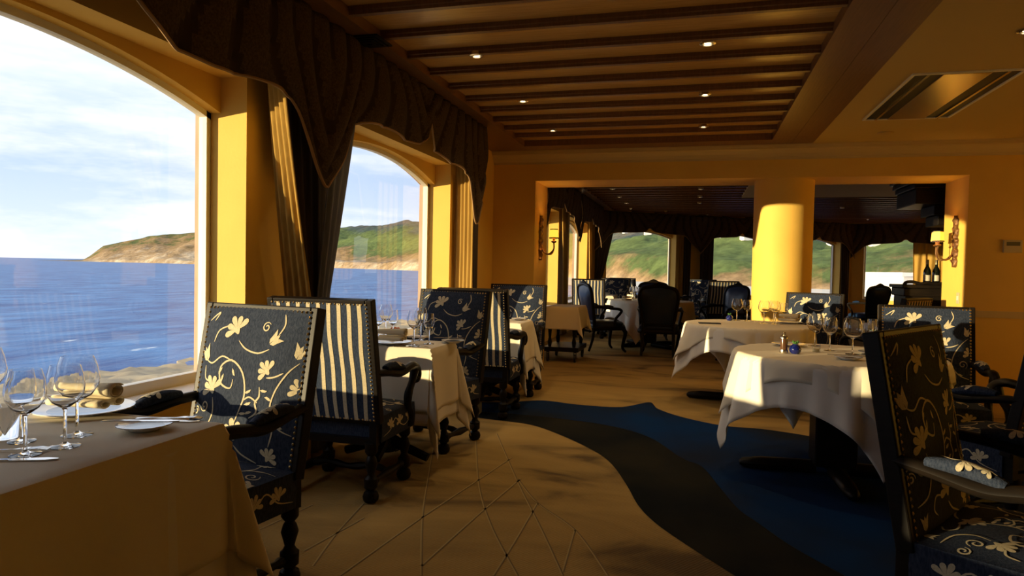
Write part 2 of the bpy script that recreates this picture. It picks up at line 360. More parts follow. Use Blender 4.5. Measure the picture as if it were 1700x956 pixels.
# ------------------------------------------------------------------ ceiling
def ceiling():
    mb = MB(); mb.b2((WX-.45, BACK-.2, CEIL+.10), (8.6, 21.6, CEIL+.16)); c = struct(mb.build('ceiling', CEILP))
    mb = MB(); mb.b2((1.18, BACK, CEIL), (RIGHT, YE, CEIL+.10)); mb.build('plaster_panel', CEILP, c)
    mb = MB(); mb.b2((.80, YB, CEIL), (8.5, 13.7, CEIL+.10)); mb.build('plaster_panel', CEILP, c)
    # wood bands
    for a, b in (((WX, BACK), (-1.97, YE)), ((.74, BACK), (.96, YE)), ((.963, BACK), (1.18, YE)), ((-1.97, 7.74), (.74, YE)), ((-1.97, BACK), (.74, BACK+.3))):
        mb = MB(); mb.b2((a[0], a[1], CEIL), (b[0], b[1], CEIL+.10)); mb.build('ceiling_band', WOODB, c)
    pitch = .4135; y = 7.74; bm_ = None; pm = None
    def piece(name, me, loc):
        o = bpy.data.objects.new(name, me); COL.objects.link(o); o.parent = c; o.location = loc; return o
    # panel: recessed board; beam: small moulded rib on its near side
    def mesh_panel(w, d):
        m = MB(); m.b2((0, 0, 0), (w, d, .015)); o = m.build('ceiling_panel', WOODC); me = o.data; bpy.data.objects.remove(o); return me
    def mesh_rib(w):
        m = MB(); prof = [(.015, .075), (.015, .045), (.024, .040), (.024, .022), (.062, .022), (.062, .040), (.076, .052), (.076, .075)]
        n = len(prof); vs = [(0, p, q) for p, q in prof]+[(w, p, q) for p, q in prof]
        m.add(vs, [(i, (i+1) % n, n+(i+1) % n, n+i) for i in range(n)]+[tuple(range(n)), tuple(range(n, 2*n))]); o = m.build('ceiling_rib', WOODB); me = o.data; bpy.data.objects.remove(o); return me
    me_p = mesh_panel(2.71, pitch); me_r = mesh_rib(2.71)
    k = 0
    while y-pitch > BACK+.3:
        piece('ceiling_panel', me_p, (-1.97, y-pitch, CEIL+.07)); piece('ceiling_rib', me_r, (-1.97, y-pitch-.0475, CEIL)); y -= pitch; k += 1
    # far room
    mb = MB(); mb.b2((WX, YB, CEIL), (-1.97, 16.4, CEIL+.10)); mb.build('ceiling_band', WOODB, c)
    me_p2 = mesh_panel(2.77, pitch); me_r2 = mesh_rib(2.77); y = YB
    while y < 13.6: piece('ceiling_panel', me_p2, (-1.97, y, CEIL+.07)); piece('ceiling_rib', me_r2, (-1.97, y+pitch-.05, CEIL)); y += pitch
    me_p3 = mesh_panel(10.4, pitch); me_r3 = mesh_rib(10.4)
    while y < 21: piece('ceiling_panel', me_p3, (-1.97, y, CEIL+.07)); piece('ceiling_rib', me_r3, (-1.97, y+pitch-.05, CEIL)); y += pitch
ceiling()
# downlights
def make_downlight(r=.05):
    e = empty('ceiling_downlight')
    mb = MB(); mb.lathe([(r*.9, .045), (r, .03), (r, -.006), (r*.72, -.010), (r*.70, .0)], n=20, cap=False); mb.build('trim_ring', CHROME, e, True)
    mb = MB(); mb.lathe([(r*.72, .0), (r*.55, .028)], n=16, cap=False); mb.build('reflector', CHROME, e, True)
    mb = MB(); mb.lathe([(r*.42, -.001), (r*.42, .004)], n=12); mb.build('bulb', LAMP, e)
    return e
dl0 = make_downlight(); register(dl0); DLN = [0]
def downlight(loc, label, group=None, spot=0.):
    e = dl0 if DLN[0] == 0 else copy_tree(dl0)
    DLN[0] += 1; e.location = loc; tag(e, label, 'light', group)
    if group is None and 'group' in e: del e['group']
    if spot:
        l = bpy.data.lights.new('bulb_light', 'SPOT'); l.energy = spot; l.color = (1, .72, .38); l.spot_size = R(120); l.spot_blend = .8; l.shadow_soft_size = .04
        lo = bpy.data.objects.new('bulb_light', l); COL.objects.link(lo); lo.parent = e; lo.location = (0, 0, -.02)
    return e
for i, (x, y) in enumerate([(-1.48, 4.45), (-1.48, 5.73), (-1.48, 7.0), (.03, 4.5), (.03, 5.79), (.03, 7.06)]):
    row = 'window side' if x < -1 else 'aisle side'; pos = ['nearest', 'middle', 'farthest'][i % 3]
    downlight((x, y, CEIL+.026), '%s recessed downlight in the %s row of the wood ceiling' % (pos, row), None, 20.)
downlight((1.78, 4.55, CEIL-.001), 'recessed downlight in the plaster ceiling at the right edge', None, 4.)
far_dl = [(1017, 316), (1028, 329), (1040, 339), (1047, 348), (1163, 316), (1162, 329), (1161, 339), (1105, 353), (1175, 358), (1398, 347), (1440, 366)]
for i, p in enumerate(far_dl):
    q = atZ(*p, CEIL); pl = q.x > .8 and q.y < 13.7
    downlight((q.x, q.y, CEIL-.001 if pl else CEIL+.026), 'small recessed downlight in the ceiling of the far dining room', 'far room downlights', 5. if i in (3, 5) else 0.)
# ------------------------------------------------------------------ ceiling fittings
def ac():
    x0, x1, y0, y1 = 1.42, 2.12, 5.36, 6.86; z = CEIL
    e = tag(empty('air_conditioning_grille', ((x0+x1)/2, (y0+y1)/2, z)), 'long rectangular steel air grille set in the plaster ceiling', 'vent')
    w, d = (x1-x0), (y1-y0)
    mb = MB(); t = .02
    mb.b2((-w/2, -d/2, -.012), (-w/2+t, d/2, 0)); mb.b2((w/2-t, -d/2, -.012), (w/2, d/2, 0)); mb.b2((-w/2+t, -d/2, -.012), (w/2-t, -d/2+t, 0)); mb.b2((-w/2+t, d/2-t, -.012), (w/2-t, d/2, 0)); mb.build('frame', FRAME, e)
    mb = MB(); mb.b2((-w/2+t, -d/2+t, -.003), (w/2-t, d/2-t, -.0005)); mb.build('backing', BLACK, e)
    mb = MB(); mb.b2((-.15, -d/2+t, -.014), (.15, d/2-t, -.0035)); mb.build('centre_panel', CHROME, e, bevel=.004)
    for x in (-.245, .245):
        mb = MB(); mb.b2((x-.010, -d/2+t, -.016), (x+.010, d/2-t, -.0035)); mb.build('blade', CHROME, e)
ac()
q = atZ(1470, 220, CEIL); mb = MB(); mb.lathe([(.075, 0), (.075, -.012), (.05, -.022), (.0, -.024)], n=24); tag(mb.build('ceiling_speaker', CEILP, smooth=True, loc=(q.x, q.y, CEIL-.001)), 'round cream disc on the plaster ceiling beyond the air grille', 'ceiling disc')
e = tag(empty('ceiling_air_diffuser', (-2.03, 3.95, CEIL-.001)), 'small dark stepped air diffuser beside the curtain valance', 'vent')
for i, h in enumerate((.11, .085, .06, .035)):
    mb = MB(); z0 = -.004-.004*i; t = .016
    mb.b2((-h, -h, z0-.006), (-h+t, h, z0)); mb.b2((h-t, -h, z0-.006), (h, h, z0)); mb.b2((-h+t, -h, z0-.006), (h-t, -h+t, z0)); mb.b2((-h+t, h-t, z0-.006), (h-t, h, z0)); mb.build('diffuser_ring', DKWOOD, e)
mb = MB(); mb.b2((-.11, -.11, -.003), (.11, .11, 0)); mb.build('backing', BLACK, e)
# ------------------------------------------------------------------ valances and curtains
def valance(name, T, prof, tips, label, t_in=-.16, ztop=CEIL-.002, nS=220, nV=22, trim=True, group=None):
    s0, s1 = prof[0][0], prof[-1][0]
    P = catmull([(a, b, 0) for a, b in prof], 10); PL = [(p.x, p.y) for p in P]
    fixed = []; last = -1e9
    for a, b in PL:
        if a <= last: a = last+1e-4
        fixed.append((a, b)); last = a
    PL = fixed
    def fn(u, v):
        s = s0+(s1-s0)*u; zb = interp(PL, s); z = ztop+(zb-ztop)*v
        near = min(tips, key=lambda q: abs(q-s)); dd = s-near
        ph = (dd*(1.0-.35*v)+math.copysign((.42*v*v)*math.exp(-abs(dd)*.8), dd))*17
        rip = abs(math.sin(ph))**.6
        t = t_in-.040*rip-.035*math.sin(math.pi*min(1, v*1.05))*(.6+.4*math.sin(ph*.5))
        t += .03*v
        return T(s, t, z)
    mb = MB(); mb.grid(fn, nS, nV, mfn=lambda i, j: 0)
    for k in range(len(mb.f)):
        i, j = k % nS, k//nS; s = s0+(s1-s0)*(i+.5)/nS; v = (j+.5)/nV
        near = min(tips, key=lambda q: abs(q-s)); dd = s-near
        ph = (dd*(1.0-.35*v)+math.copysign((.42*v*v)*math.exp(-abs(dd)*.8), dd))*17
        mb.m[k] = 1 if abs(math.sin(ph)) < .45 else 0  # dark bands follow the fold grooves, fold shade put into the colour
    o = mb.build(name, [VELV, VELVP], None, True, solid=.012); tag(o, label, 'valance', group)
    if trim:
        mb = MB(); pts = [fn(k/nS, 1.0) for k in range(nS+1)]; mb.tube(pts, .009, 6); mb.build('fringe', FRINGE, o, True)
    return o
vp = [(235, 0), (262, 35), (300, 75), (350, 105), (380, 115), (430, 130), (480, 150), (500, 180), (515, 230), (530, 280), (545, 310), (553, 300), (575, 262), (588, 225), (600, 205), (640, 208), (680, 232), (700, 238), (714, 228), (718, 205), (727, 245), (745, 265), (765, 275), (782, 290), (786, 320), (790, 365)]
VX = -2.10
prof = []
for x, y in vp: q = atX(x, y, VX); prof.append((q.y-S0, q.z))
def rep(s, off): return [(a+off, b) for a, b in s]
half = [(.57, 1.72), (.66, 1.80), (.78, 2.06), (.92, 2.16), (1.27, 2.21), (1.7, 2.19), (1.95, 2.21), (2.12, 2.33)]
pre = [(y-S0, z) for y, z in half]
prof_full = pre+prof+[(6.50-S0, 1.70), (6.62-S0, 1.9)]
valance('curtain_valance', TL, prof_full, [.57-S0, 3.60-S0, 6.55-S0], 'dark brown swagged velvet valance above the big windows at left', t_in=-.33)
bprof = [(-2.45, 1.72), (-2.2, 2.1), (-1.6, 2.2), (-1.0, 2.2), (-.4, 2.17), (0, 2.1), (.35, 1.75), (.5, 1.7)]
valance('curtain_valance', TL, [(a-S0, b) for a, b in bprof], [-2.45-S0, .45-S0], 'dark brown swagged velvet valance nearest behind the camera', t_in=-.33, nS=100)
def sw(s0, s1, low=1.75, mid=2.2, tipsides=(1, 1)):
    L = s1-s0; m = (s0+s1)/2
    return [(s0, low), (s0+.08*L, low+.22), (s0+.16*L, mid-.04), (s0+.33*L, mid), (s0+.45*L, mid+.03), (m, mid+.12), (s1-.45*L, mid+.03), (s1-.33*L, mid), (s1-.16*L, mid-.04), (s1-.08*L, low+.22), (s1, low)]
valance('curtain_valance', TL, sw(9.6-S0, 12.55-S0), [9.6-S0, 12.55-S0], 'dark valance on the side wall of the far dining room', nS=90, t_in=-.33)
valance('curtain_valance', TL, sw(12.7-S0, 15.7-S0), [12.7-S0, 15.7-S0], 'dark valance in the left corner of the far dining room', nS=90, t_in=-.33)
valance('curtain_valance', TA, sw(.0, dA.length, 1.70, 2.17), [0, dA.length], 'dark scalloped valance over the leftmost hillside window', nS=90)
valance('curtain_valance', TB, sw(0, dB.length/2, 1.7, 2.15)+sw(dB.length/2+.02, dB.length, 1.7, 2.15), [0, dB.length/2, dB.length], 'dark scalloped double valance over the hillside windows behind the column', nS=120)
valance('curtain_valance', TD, sw(0.02, 2.7, 1.7, 2.12), [0, 2.7], 'dark scalloped valance over the rightmost far window', nS=90)
def curtain(name, T, top, bot, t, n, amp, m, label, zt=2.5, zb=.02, ztie=None, group=None, tt=None, skew=0.):
    """top=(s0,s1) at zt ; bot=(s0,s1) at ztie or zb, then straight to zb"""
    def fn(u, v):
        z = zt+(zb-zt)*v
        if ztie is not None:
            k = min(1, max(0, (zt-z)/(zt-ztie))); k2 = k**1.15
        else: k2 = v
        a = top[0]+(bot[0]-top[0])*k2; b = top[1]+(bot[1]-top[1])*k2
        if ztie is not None and z < ztie:
            w = (ztie-z)*.06; a -= w; b += w
        ph = u*n*2*math.pi
        tq = t if tt is None else t+(tt-t)*min(1, k2)
        tq += skew*(u-.5)
        return T(a+(b-a)*(u+.012*math.sin(ph*.5+z*2)), tq+amp*math.sin(ph)*(.7+.3*math.sin(3.1*u+z)), z)
    mb = MB(); mb.grid(fn, int(n*14), 26); o = mb.build(name, m, None, True, solid=.003); return tag(o, label, 'curtain', group)
c = lambda y: y-S0
def quad_curtain(name, A, B, Cc, Dd, zt, zk, n, amp, m, label):
    """A,B top corners, Cc,Dd the tie corners (x, y) at zk, then falling straight to the floor"""
    A, B, Cc, Dd = [Vector(q) for q in (A, B, Cc, Dd)]
    def fn(u, v):
        z = zt+(.02-zt)*v; k = min(1, (zt-z)/(zt-zk))**1.1
        p, q = A.lerp(Cc, k), B.lerp(Dd, k); d = (q-p).normalized(); nn = Vector((-d.y, d.x)); r = p.lerp(q, u)
        w = amp*math.sin(u*n*2*math.pi+.4*math.sin(z*3)); return (r.x+nn.x*w, r.y+nn.y*w, z)
    mb = MB(); mb.grid(fn, n*14, 26); return tag(mb.build(name, m, None, True, solid=.003), label, 'curtain')
quad_curtain('drape', (-2.34, 3.30), (-2.12, 3.10), (-2.39, 3.62), (-2.22, 3.64), 2.62, 1.0, 4, .012, DRAPE, 'gold curtain slanting down between the two big windows')
curtain('drape', TL, (c(3.50), c(4.12)), (c(3.78), c(4.06)), -.05, 5, .014, DRAPED, 'dark brown curtain hanging behind the slanting gold one', ztie=1.0)
curtain('sheer_curtain', TL, (c(3.80), c(4.10)), (c(3.93), c(4.07)), -.29, 3, .015, SHEER, 'grey sheer curtain edging the left side of the second window', ztie=1.0, tt=-.09)
quad_curtain('drape', (-2.43, 6.69), (-2.18, 6.56), (-2.43, 6.69), (-2.18, 6.56), 2.62, 1.0, 5, .013, DRAPE, 'straight gold curtain at the far side of the second window')
curtain('drape', TL, (c(6.74), c(6.96)), (c(6.74), c(6.94)), -.19, 2, .012, DRAPED, 'narrow dark curtain beside the straight gold curtain')
curtain('drape', TL, (c(.10), c(.80)), (c(.35), c(.65)), -.29, 5, .018, DRAPE, 'gold curtain at the near side of the first window', ztie=1.0, tt=-.10)
curtain('drape', TL, (c(9.55), c(10.0)), (c(9.5), c(9.9)), -.085, 4, .02, DRAPE, 'gold curtain just past the left wall lamp', zb=.02)
curtain('drape', TL, (c(12.2), c(12.75)), (c(12.5), c(12.75)), -.085, 4, .02, DRAPE, 'gold curtain on the far room side wall, slanting inward', ztie=1.0)
curtain('drape', TL, (c(15.4), c(15.9)), (c(15.7), c(15.95)), -.085, 4, .02, DRAPE, 'gold curtain in the far left corner of the far room', ztie=1.0)
curtain('drape', TA, (.05, .62), (.05, .25), -.085, 4, .02, DRAPED, 'dark curtain tied back at the left of the leftmost hillside window', ztie=1.0)
curtain('drape', TA, (2.42, 2.62), (2.42, 2.6), -.085, 3, .02, DRAPE, 'beige curtain at the right of the leftmost hillside window')
curtain('drape', TA, (2.63, 2.85), (2.63, 2.85), -.085, 3, .02, DRAPED, 'dark curtain left of the hillside window pier')
curtain('drape', TB, (.05, .46), (.05, .44), -.085, 4, .02, DRAPED, 'dark curtain right of the hillside window pier')
curtain('drape', TB, (2.3, 2.85), (2.3, 2.85), -.085, 5, .02, DRAPED, 'dark curtain hidden behind the round column')
curtain('drape', TB, (4.7, 5.0), (4.75, 5.0), -.085, 4, .02, DRAPED, 'dark curtain in the far right corner of the bay')
curtain('drape', TD, (1.55, 2.95), (1.55, 2.95), -.085, 9, .03, DRAPE, 'wide striped beige curtain behind the bar bottles')
# ------------------------------------------------------------------ wall lamps, thermostat
def sconce(x, side, label):
    """side=+1 projects to +X"""
    e = tag(empty('wall_sconce', (x, 8.42, 1.33)), label, 'lamp')
    mb = MB(); rnd = random.Random(3 if side > 0 else 5)
    def fn(u, v):
        z = .02+.56*v; w = .055*(1-.5*abs(2*v-1)**3)+.012*math.sin(v*31+side)+.008*math.sin(v*63)
        a = math.pi*u
        return (side*(.004+(.035+.012*math.sin(v*40)*math.sin(u*9))*math.sin(a)), -w*math.cos(a)*1.0, z)
    mb.grid(fn, 10, 44); mb.build('carved_backplate', GILT, e, True)
    ctr = (0.0, .0)
    for i, (dy, dx, dz) in enumerate(((-.075, .20, .0), (.075, .17, -.015))):
        P = catmull([(side*.03, 0, .17), (side*.08, dy*.4, .11), (side*.14, dy*.8, .10), (side*dx, dy, .16), (side*dx, dy, .24)], 6)
        mb = MB(); mb.tube(P, .009, 8); arm = mb.build('arm', GILT, e, True)
        mb = MB(); mb.lathe([(.012, 0), (.03, .008), (.034, .018), (.014, .024), (.013, .075), (.0, .076)], (side*dx, dy, .24+dz*0), 12); mb.build('candle_cup', GILT, arm, True)
        mb = MB(); mb.lathe([(.058, .30), (.048, .405)], (side*dx, dy, 0), 4, cap=False)
        sh = mb.build('lamp_shade', SHADE, e, solid=.003)
        mb = MB()
        for r, z in ((.0595, .30), (.049, .405)): mb.lathe([(r, z-.005), (r+.001, z), (r, z+.005)], (side*dx, dy, 0), 4, cap=False)
        mb.build('shade_trim', BLACK, sh, solid=.003)
        l = bpy.data.lights.new('bulb_light', 'POINT'); l.energy = 2.2; l.color = (1, .55, .15); l.shadow_soft_size = .02
        lo = bpy.data.objects.new('bulb_light', l); COL.objects.link(lo); lo.parent = e; lo.location = (side*dx, dy, .35)
    return e
sconce(XL, 1, 'carved gilt wall lamp with amber shades left of the opening')
sconce(XR, -1, 'carved gilt wall lamp with amber shades right of the round column')
q = atY(1680, 409, YE)
e = tag(empty('thermostat', (q.x, YE-.001, q.z)), 'small ivory thermostat on the right end wall', 'thermostat')
mb = MB(); mb.b2((-.085, -.03, -.065), (.085, 0, .065)); mb.build('case', PLASTIC, e, bevel=.006)
mb = MB(); mb.b2((-.06, -.033, .005), (.06, -.0302, .045)); mb.build('display', mat('grey_display', (.10, .085, .05), .4), e)
e = tag(empty('wall_switch', (XR, 8.30, 1.02)), 'small ivory switch plate under the right wall lamp', 'switch')
mb = MB(); mb.b2((-.010, -.04, -.06), (-.001, .04, .06)); mb.build('plate', PLASTIC, e, bevel=.003)
mb = MB(); mb.b2((-.016, -.012, -.022), (-.0102, .012, .022)); mb.build('rocker', FRAME, e)
exec_after = []
# ------------------------------------------------------------------ floral pattern (flat weave) as 2-D shapes
def spiral(cx, cy, r0_, r1_, a0, turns, n=22):
    return [(cx+(r0_+(r1_-r0_)*k/n)*math.cos(a0+turns*2*math.pi*k/n), cy+(r0_+(r1_-r0_)*k/n)*math.sin(a0+turns*2*math.pi*k/n)) for k in range(n+1)]
def flower(cx, cy, ang, s, petals=5):
    out = []
    for k in range(petals):
        a = ang+R(-80+160*k/(petals-1)); L = s*(1.0 if k % 2 == 0 else .88); w = s*.20
        d = (math.cos(a), math.sin(a)); n = (-d[1], d[0])
        prof = [(0.08, .0), (.3, .5), (.55, .85), (.78, 1.0), (.93, .75), (1.0, .25)]
        poly = [(cx+d[0]*L*t+n[0]*w*q, cy+d[1]*L*t+n[1]*w*q) for t, q in prof]+[(cx+d[0]*L*t-n[0]*w*q, cy+d[1]*L*t-n[1]*w*q) for t, q in reversed(prof)]
        out.append(poly)
    d = (math.cos(ang), math.sin(ang)); n = (-d[1], d[0])
    out.append([(cx+d[0]*s*a+n[0]*s*b, cy+d[1]*s*a+n[1]*s*b) for a, b in ((-.3, .06), (-.05, .22), (.22, .2), (.22, -.2), (-.05, -.22), (-.3, -.06))])
    return out
def tulip(cx, cy, ang, s):
    d = (math.cos(ang), math.sin(ang)); n = (-d[1], d[0])
    P = lambda a, b: (cx+d[0]*s*a+n[0]*s*b, cy+d[1]*s*a+n[1]*s*b)
    return [[P(-.5, .06), P(-.3, .34), (P(.1, .42)), P(.75, .62), P(.45, .2), P(0, 0), P(-.5, -.0)], [P(-.5, -.06), P(-.3, -.34), P(.1, -.42), P(.75, -.62), P(.45, -.2), P(0, 0)], [P(-.1, 0), P(.3, .2), P(.7, 0), P(.3, -.2)]]
def leaf(x, y, ang, s):
    d = (math.cos(ang), math.sin(ang)); n = (-d[1], d[0]); P = lambda a, b: (x+d[0]*s*a+n[0]*s*b, y+d[1]*s*a+n[1]*s*b)
    return [P(0, 0), P(.35, .2), P(.75, .2), P(1, 0), P(.7, -.06), P(.35, -.1)]
def pattern(w, h, big=True):
    """panel u 0..w, v 0..h (v up). coordinates as fractions of the panel"""
    U = lambda x, y: (x*w, (1-y)*h)
    polys = []; vines = []
    def V(pts, wd=.0065): vines.append(([U(*p) for p in pts], wd))
    s = .057 if big else .046
    for x, y, a, k in ((.64, .15, 55, 1.15), (.29, .40, 40, .9), (.80, .55, 60, 1.1), (.53, .82, 75, 1.2), (.01, .50, 60, .9), (.20, .93, 120, .8)):
        polys += [[p for p in f] for f in flower(*U(x, y), R(a), s*k)]
    for x, y, a, k in ((.27, .20, 140, 1.0), (.05, .27, 110, 1.0), (.93, .33, 60, 1.1), (.88, .93, 80, .8)):
        polys += tulip(*U(x, y), R(a), s*.85*k)
    V([(.30, .26), (.40, .29), (.52, .27), (.60, .22)]); V([(.22, .03), (.20, .10), (.24, .17)]); V([(.04, .33), (.12, .40), (.20, .52), (.22, .64), (.14, .74), (.02, .78)])
    V([(.22, .64), (.18, .75), (.20, .86)]); V([(.55, .78), (.50, .66), (.47, .55), (.52, .42), (.64, .35), (.74, .40), (.72, .50), (.62, .53), (.60, .47)], .008)
    V([(.62, .36), (.74, .33), (.84, .38), (.92, .36)]); V([(.78, .60), (.76, .70), (.82, .80), (.94, .84)]); V([(.52, .88), (.44, .93), (.30, .97)]); V([(.70, .12), (.82, .16), (.86, .24)])
    V([(.92, .40), (.90, .48), (.84, .50)]); V([(.60, .84), (.72, .82), (.76, .88), (.70, .92)]); V([(.29, .44), (.22, .43), (.15, .40)]); V([(.90, .10), (.86, .04), (.96, .10)])
    V([(.34, .60), (.42, .57), (.48, .60)]); V([(.34, .50), (.33, .56), (.36, .60), (.34, .66), (.40, .70)], .008)
    for x, y, a, r1 in ((.10, .62, 90, .030), (.86, .66, 200, .026), (.36, .12, 0, .022), (.96, .70, 40, .02)):
        cx, cy = U(x, y); vines.append((spiral(cx, cy, .004, r1, R(a), 1.4), .006))
    for x, y, a in ((.47, .55, 150), (.46, .62, 160), (.50, .68, 170), (.72, .40, -60), (.70, .44, -80), (.22, .58, 20), (.24, .66, 0), (.16, .72, 200), (.62, .40, 240), (.38, .66, -20), (.33, .52, 180)):
        polys.append(leaf(*U(x, y), R(a), .036))
    ok = lambda p: .006 < p[0] < w-.006 and .006 < p[1] < h-.006
    clampp = lambda p: (min(max(p[0], .004), w-.004), min(max(p[1], .004), h-.004))
    return [[clampp(p) for p in f] for f in polys], [([clampp(p) for p in v], wd) for v, wd in vines]
def pattern_mesh(mb, pat, fn):
    """fn(u,v) -> point slightly above the cloth"""
    for f in pat[0]:
        c = (sum(p[0] for p in f)/len(f), sum(p[1] for p in f)/len(f)); vs = [fn(*c)]+[fn(*p) for p in f]; n = len(f)
        mb.add(vs, [(0, 1+i, 1+(i+1) % n) for i in range(n)])
    for v, wd in pat[1]:
        P = catmull([(a, b, 0) for a, b in v], 5) if len(v) < 12 else [Vector((a, b, 0)) for a, b in v]
        vs = []; fs = []; m = len(P)
        for k, p in enumerate(P):
            t = (P[min(k+1, m-1)]-P[max(k-1, 0)])
            if t.length < 1e-6: t = Vector((1, 0, 0))
            t.normalize(); n = Vector((-t.y, t.x, 0)); ww = wd*.5*min(1, .35+1.6*min(k, m-1-k)/m*2)
            for s_ in (-1, 1): q = p+n*(ww*s_); vs.append(fn(q.x, q.y))
            if k: fs.append((2*k-2, 2*k-1, 2*k+1, 2*k))
        mb.add(vs, fs)
def studs(mb, pts, nrm, r=.0062):
    for p in pts:
        n = Vector(nrm).normalized(); a = n.orthogonal().normalized(); b = n.cross(a); p = Vector(p)
        ring = [p+(a*math.cos(k*math.pi/3)+b*math.sin(k*math.pi/3))*r for k in range(6)]
        mb.add(ring+[p+n*r*.7], [(k, (k+1) % 6, 6) for k in range(6)])
def rect_pts(a0, a1, b0, b1, step):
    out = []
    n = int((a1-a0)/step); m = int((b1-b0)/step)
    for k in range(n): out += [(a0+(a1-a0)*k/n, b1), (a1-(a1-a0)*k/n, b0)]
    for k in range(m): out += [(a1, b1-(b1-b0)*k/m), (a0, b0+(b1-b0)*k/m)]
    return out
# ------------------------------------------------------------------ high-back armchair (front faces local +Y)
LEAN = R(10.5)
def make_armchair():
    e = empty('high_back_armchair'); BW, BH = .60, .665; base = Vector((0, -.215, .415))
    U = Vector((0, -math.sin(LEAN), math.cos(LEAN))); Nn = Vector((0, math.cos(LEAN), math.sin(LEAN)))
    bp = lambda a, b, off: base+Vector((a, 0, 0))+U*b+Nn*off
    dome = lambda a, b: (max(0, 1-abs(2*a/(BW-.07))**4)*max(0, 1-abs(2*b/BH-1)**4))
    M = Matrix((Vector((1, 0, 0)), Nn, U)).transposed()
    mb = MB()
    for sx in (-1, 1): mb.box(bp(sx*(BW/2-.018), BH/2, 0), (.036, .052, BH), M=M)
    mb.box(bp(0, BH-.016, 0), (BW-.072, .052, .032), M=M); mb.box(bp(0, .02, 0), (BW-.072, .052, .04), M=M)
    mb.build('back_frame', DKWOOD, e, bevel=.005)
    W2, H2 = BW-.050, BH-.040
    f0 = lambda u, v: bp((u-.5)*W2, .022+v*H2, .027+.030*dome((u-.5)*W2, .022+v*H2))
    mb = MB(); mb.grid(f0, 16, 18); bc = mb.build('backrest', FAB, e, True)
    mb = MB(); pm = lambda u, v: f0(u/W2, v/H2)+Nn*.0016
    pattern_mesh(mb, pattern(W2, H2), pm); mb.build('floral_weave', CREAM, bc)
    mb = MB(); studs(mb, [bp(a, b+.022, .030) for a, b in rect_pts(-W2/2+.006, W2/2-.006, .004, H2-.004, .021)], Nn); stuffp(mb.build('nailheads', BRASS, bc))
    # rear striped panel
    edges = []; ns = 9; per = W2/(ns+.62)
    x = 0.; seq = []
    while x < W2-1e-6:
        a = min(per*.62, W2-x); seq.append((x, x+a, 0)); x += a
        if x < W2-1e-6: b = min(per*.38, W2-x); seq.append((x, x+b, 1)); x += b
    mb = MB(); nb = 14
    for a, b, mi in seq:
        mb.grid(lambda u, v: bp(-W2/2+a+(b-a)*u+.003*math.sin(v*11+a*9), .022+v*H2, -.0265-.008*dome(-W2/2+a+(b-a)*u, .022+v*H2)-(.0015 if mi else 0)), 1, nb, mi)
    rp = mb.build('rear_striped_panel', [STRB, CREAM], e, True)
    mb = MB(); studs(mb, [bp(a, b+.022, -.028) for a, b in rect_pts(-W2/2+.006, W2/2-.006, .004, H2-.004, .021)], -Nn); stuffp(mb.build('nailheads', BRASS, rp))
    # seat
    SW, y0, y1, z0, z1 = .58, -.205, .23, .31, .45
    def top(u, v):
        x = (u-.5)*SW; y = y0+(y1-y0)*v
        return Vector((x, y, z1+.025*max(0, 1-abs(2*u-1)**4)*max(0, 1-abs(2*v-1)**4)))
    mb = MB(); mb.grid(top, 12, 12)
    for (ax, ay, bx, by) in ((-1, 0, -1, 1), (1, 0, 1, 1)):
        mb.grid(lambda u, v: (ax*SW/2*(1+.02*math.sin(math.pi*v)), y0+(y1-y0)*u, z0+(z1-z0)*v), 12, 4)
    mb.grid(lambda u, v: ((u-.5)*SW, y1+.008*math.sin(math.pi*v), z0+(z1-z0)*v), 12, 4); mb.grid(lambda u, v: ((u-.5)*SW, y0, z0+(z1-z0)*v), 12, 4)
    mb.add([(-SW/2, y0, z0), (SW/2, y0, z0), (SW/2, y1, z0), (-SW/2, y1, z0)], [(0, 1, 2, 3)])
    st = mb.build('seat', FAB, e, True)
    mb = MB(); pattern_mesh(mb, pattern(SW, y1-y0, False), lambda u, v: top(u/SW, v/(y1-y0))+Vector((0, 0, .0018)))
    pf = pattern(SW, .14, False)
    for sx in (-1, 1):
        pp = ([f for x, a in ((.10, 70), (.22, 110), (.33, 60)) for f in flower(x, .07, R(a), .045)], [([(.02, .03), (.10, .05), (.16, .10), (.22, .06), (.30, .04), (.40, .10)], .006)])
        pattern_mesh(mb, pp, lambda u, v: Vector((sx*(SW/2*(1+.02*math.sin(math.pi*v/.14))+.002), y0+u, z0+v)))
    pp = ([f for x, a in ((.12, 70), (.30, 100), (.47, 60)) for f in flower(x, .07, R(a), .045)], [([(.02, .03), (.10, .05), (.18, .10), (.26, .05), (.36, .04), (.56, .10)], .006)])
    pattern_mesh(mb, pp, lambda u, v: Vector((u-SW/2, y1+.008*math.sin(math.pi*v/.14)+.002, z0+v)))
    mb.build('floral_weave', CREAM, st)
    # posts joining back to seat rail
    mb = MB()
    for sx in (-1, 1): mb.b2((sx*.262-.02, -.245, .30), (sx*.262+.02, -.2052, .43))
    mb.b2((-.27, -.24, .30), (.27, -.2055, .335)); mb.build('rear_rail', DKWOOD, e)
    prof = [(.030, 0), (.040, .012), (.043, .03), (.036, .052), (.020, .062), (.026, .070), (.036, .078), (.037, .125), (.026, .135), (.019, .15), (.027, .18), (.034, .205), (.026, .232), (.018, .245), (.028, .256), (.034, .266), (.034, .312)]
    lg = None
    for sx in (-1, 1):
        for y in (-.225, .195):
            if lg is None:
                mb = MB(); mb.lathe(prof, n=14); lg = mb.build('leg', DKWOOD, e, True); o = lg
            else:
                o = lg.copy(); COL.objects.link(o); o.parent = e
            o.location = (sx*.245, y, 0)
    sp = [(.014, 0), (.020, .02), (.013, .04), (.017, .10), (.024, .16), (.017, .22), (.013, .28), (.020, .30), (.014, .335)]
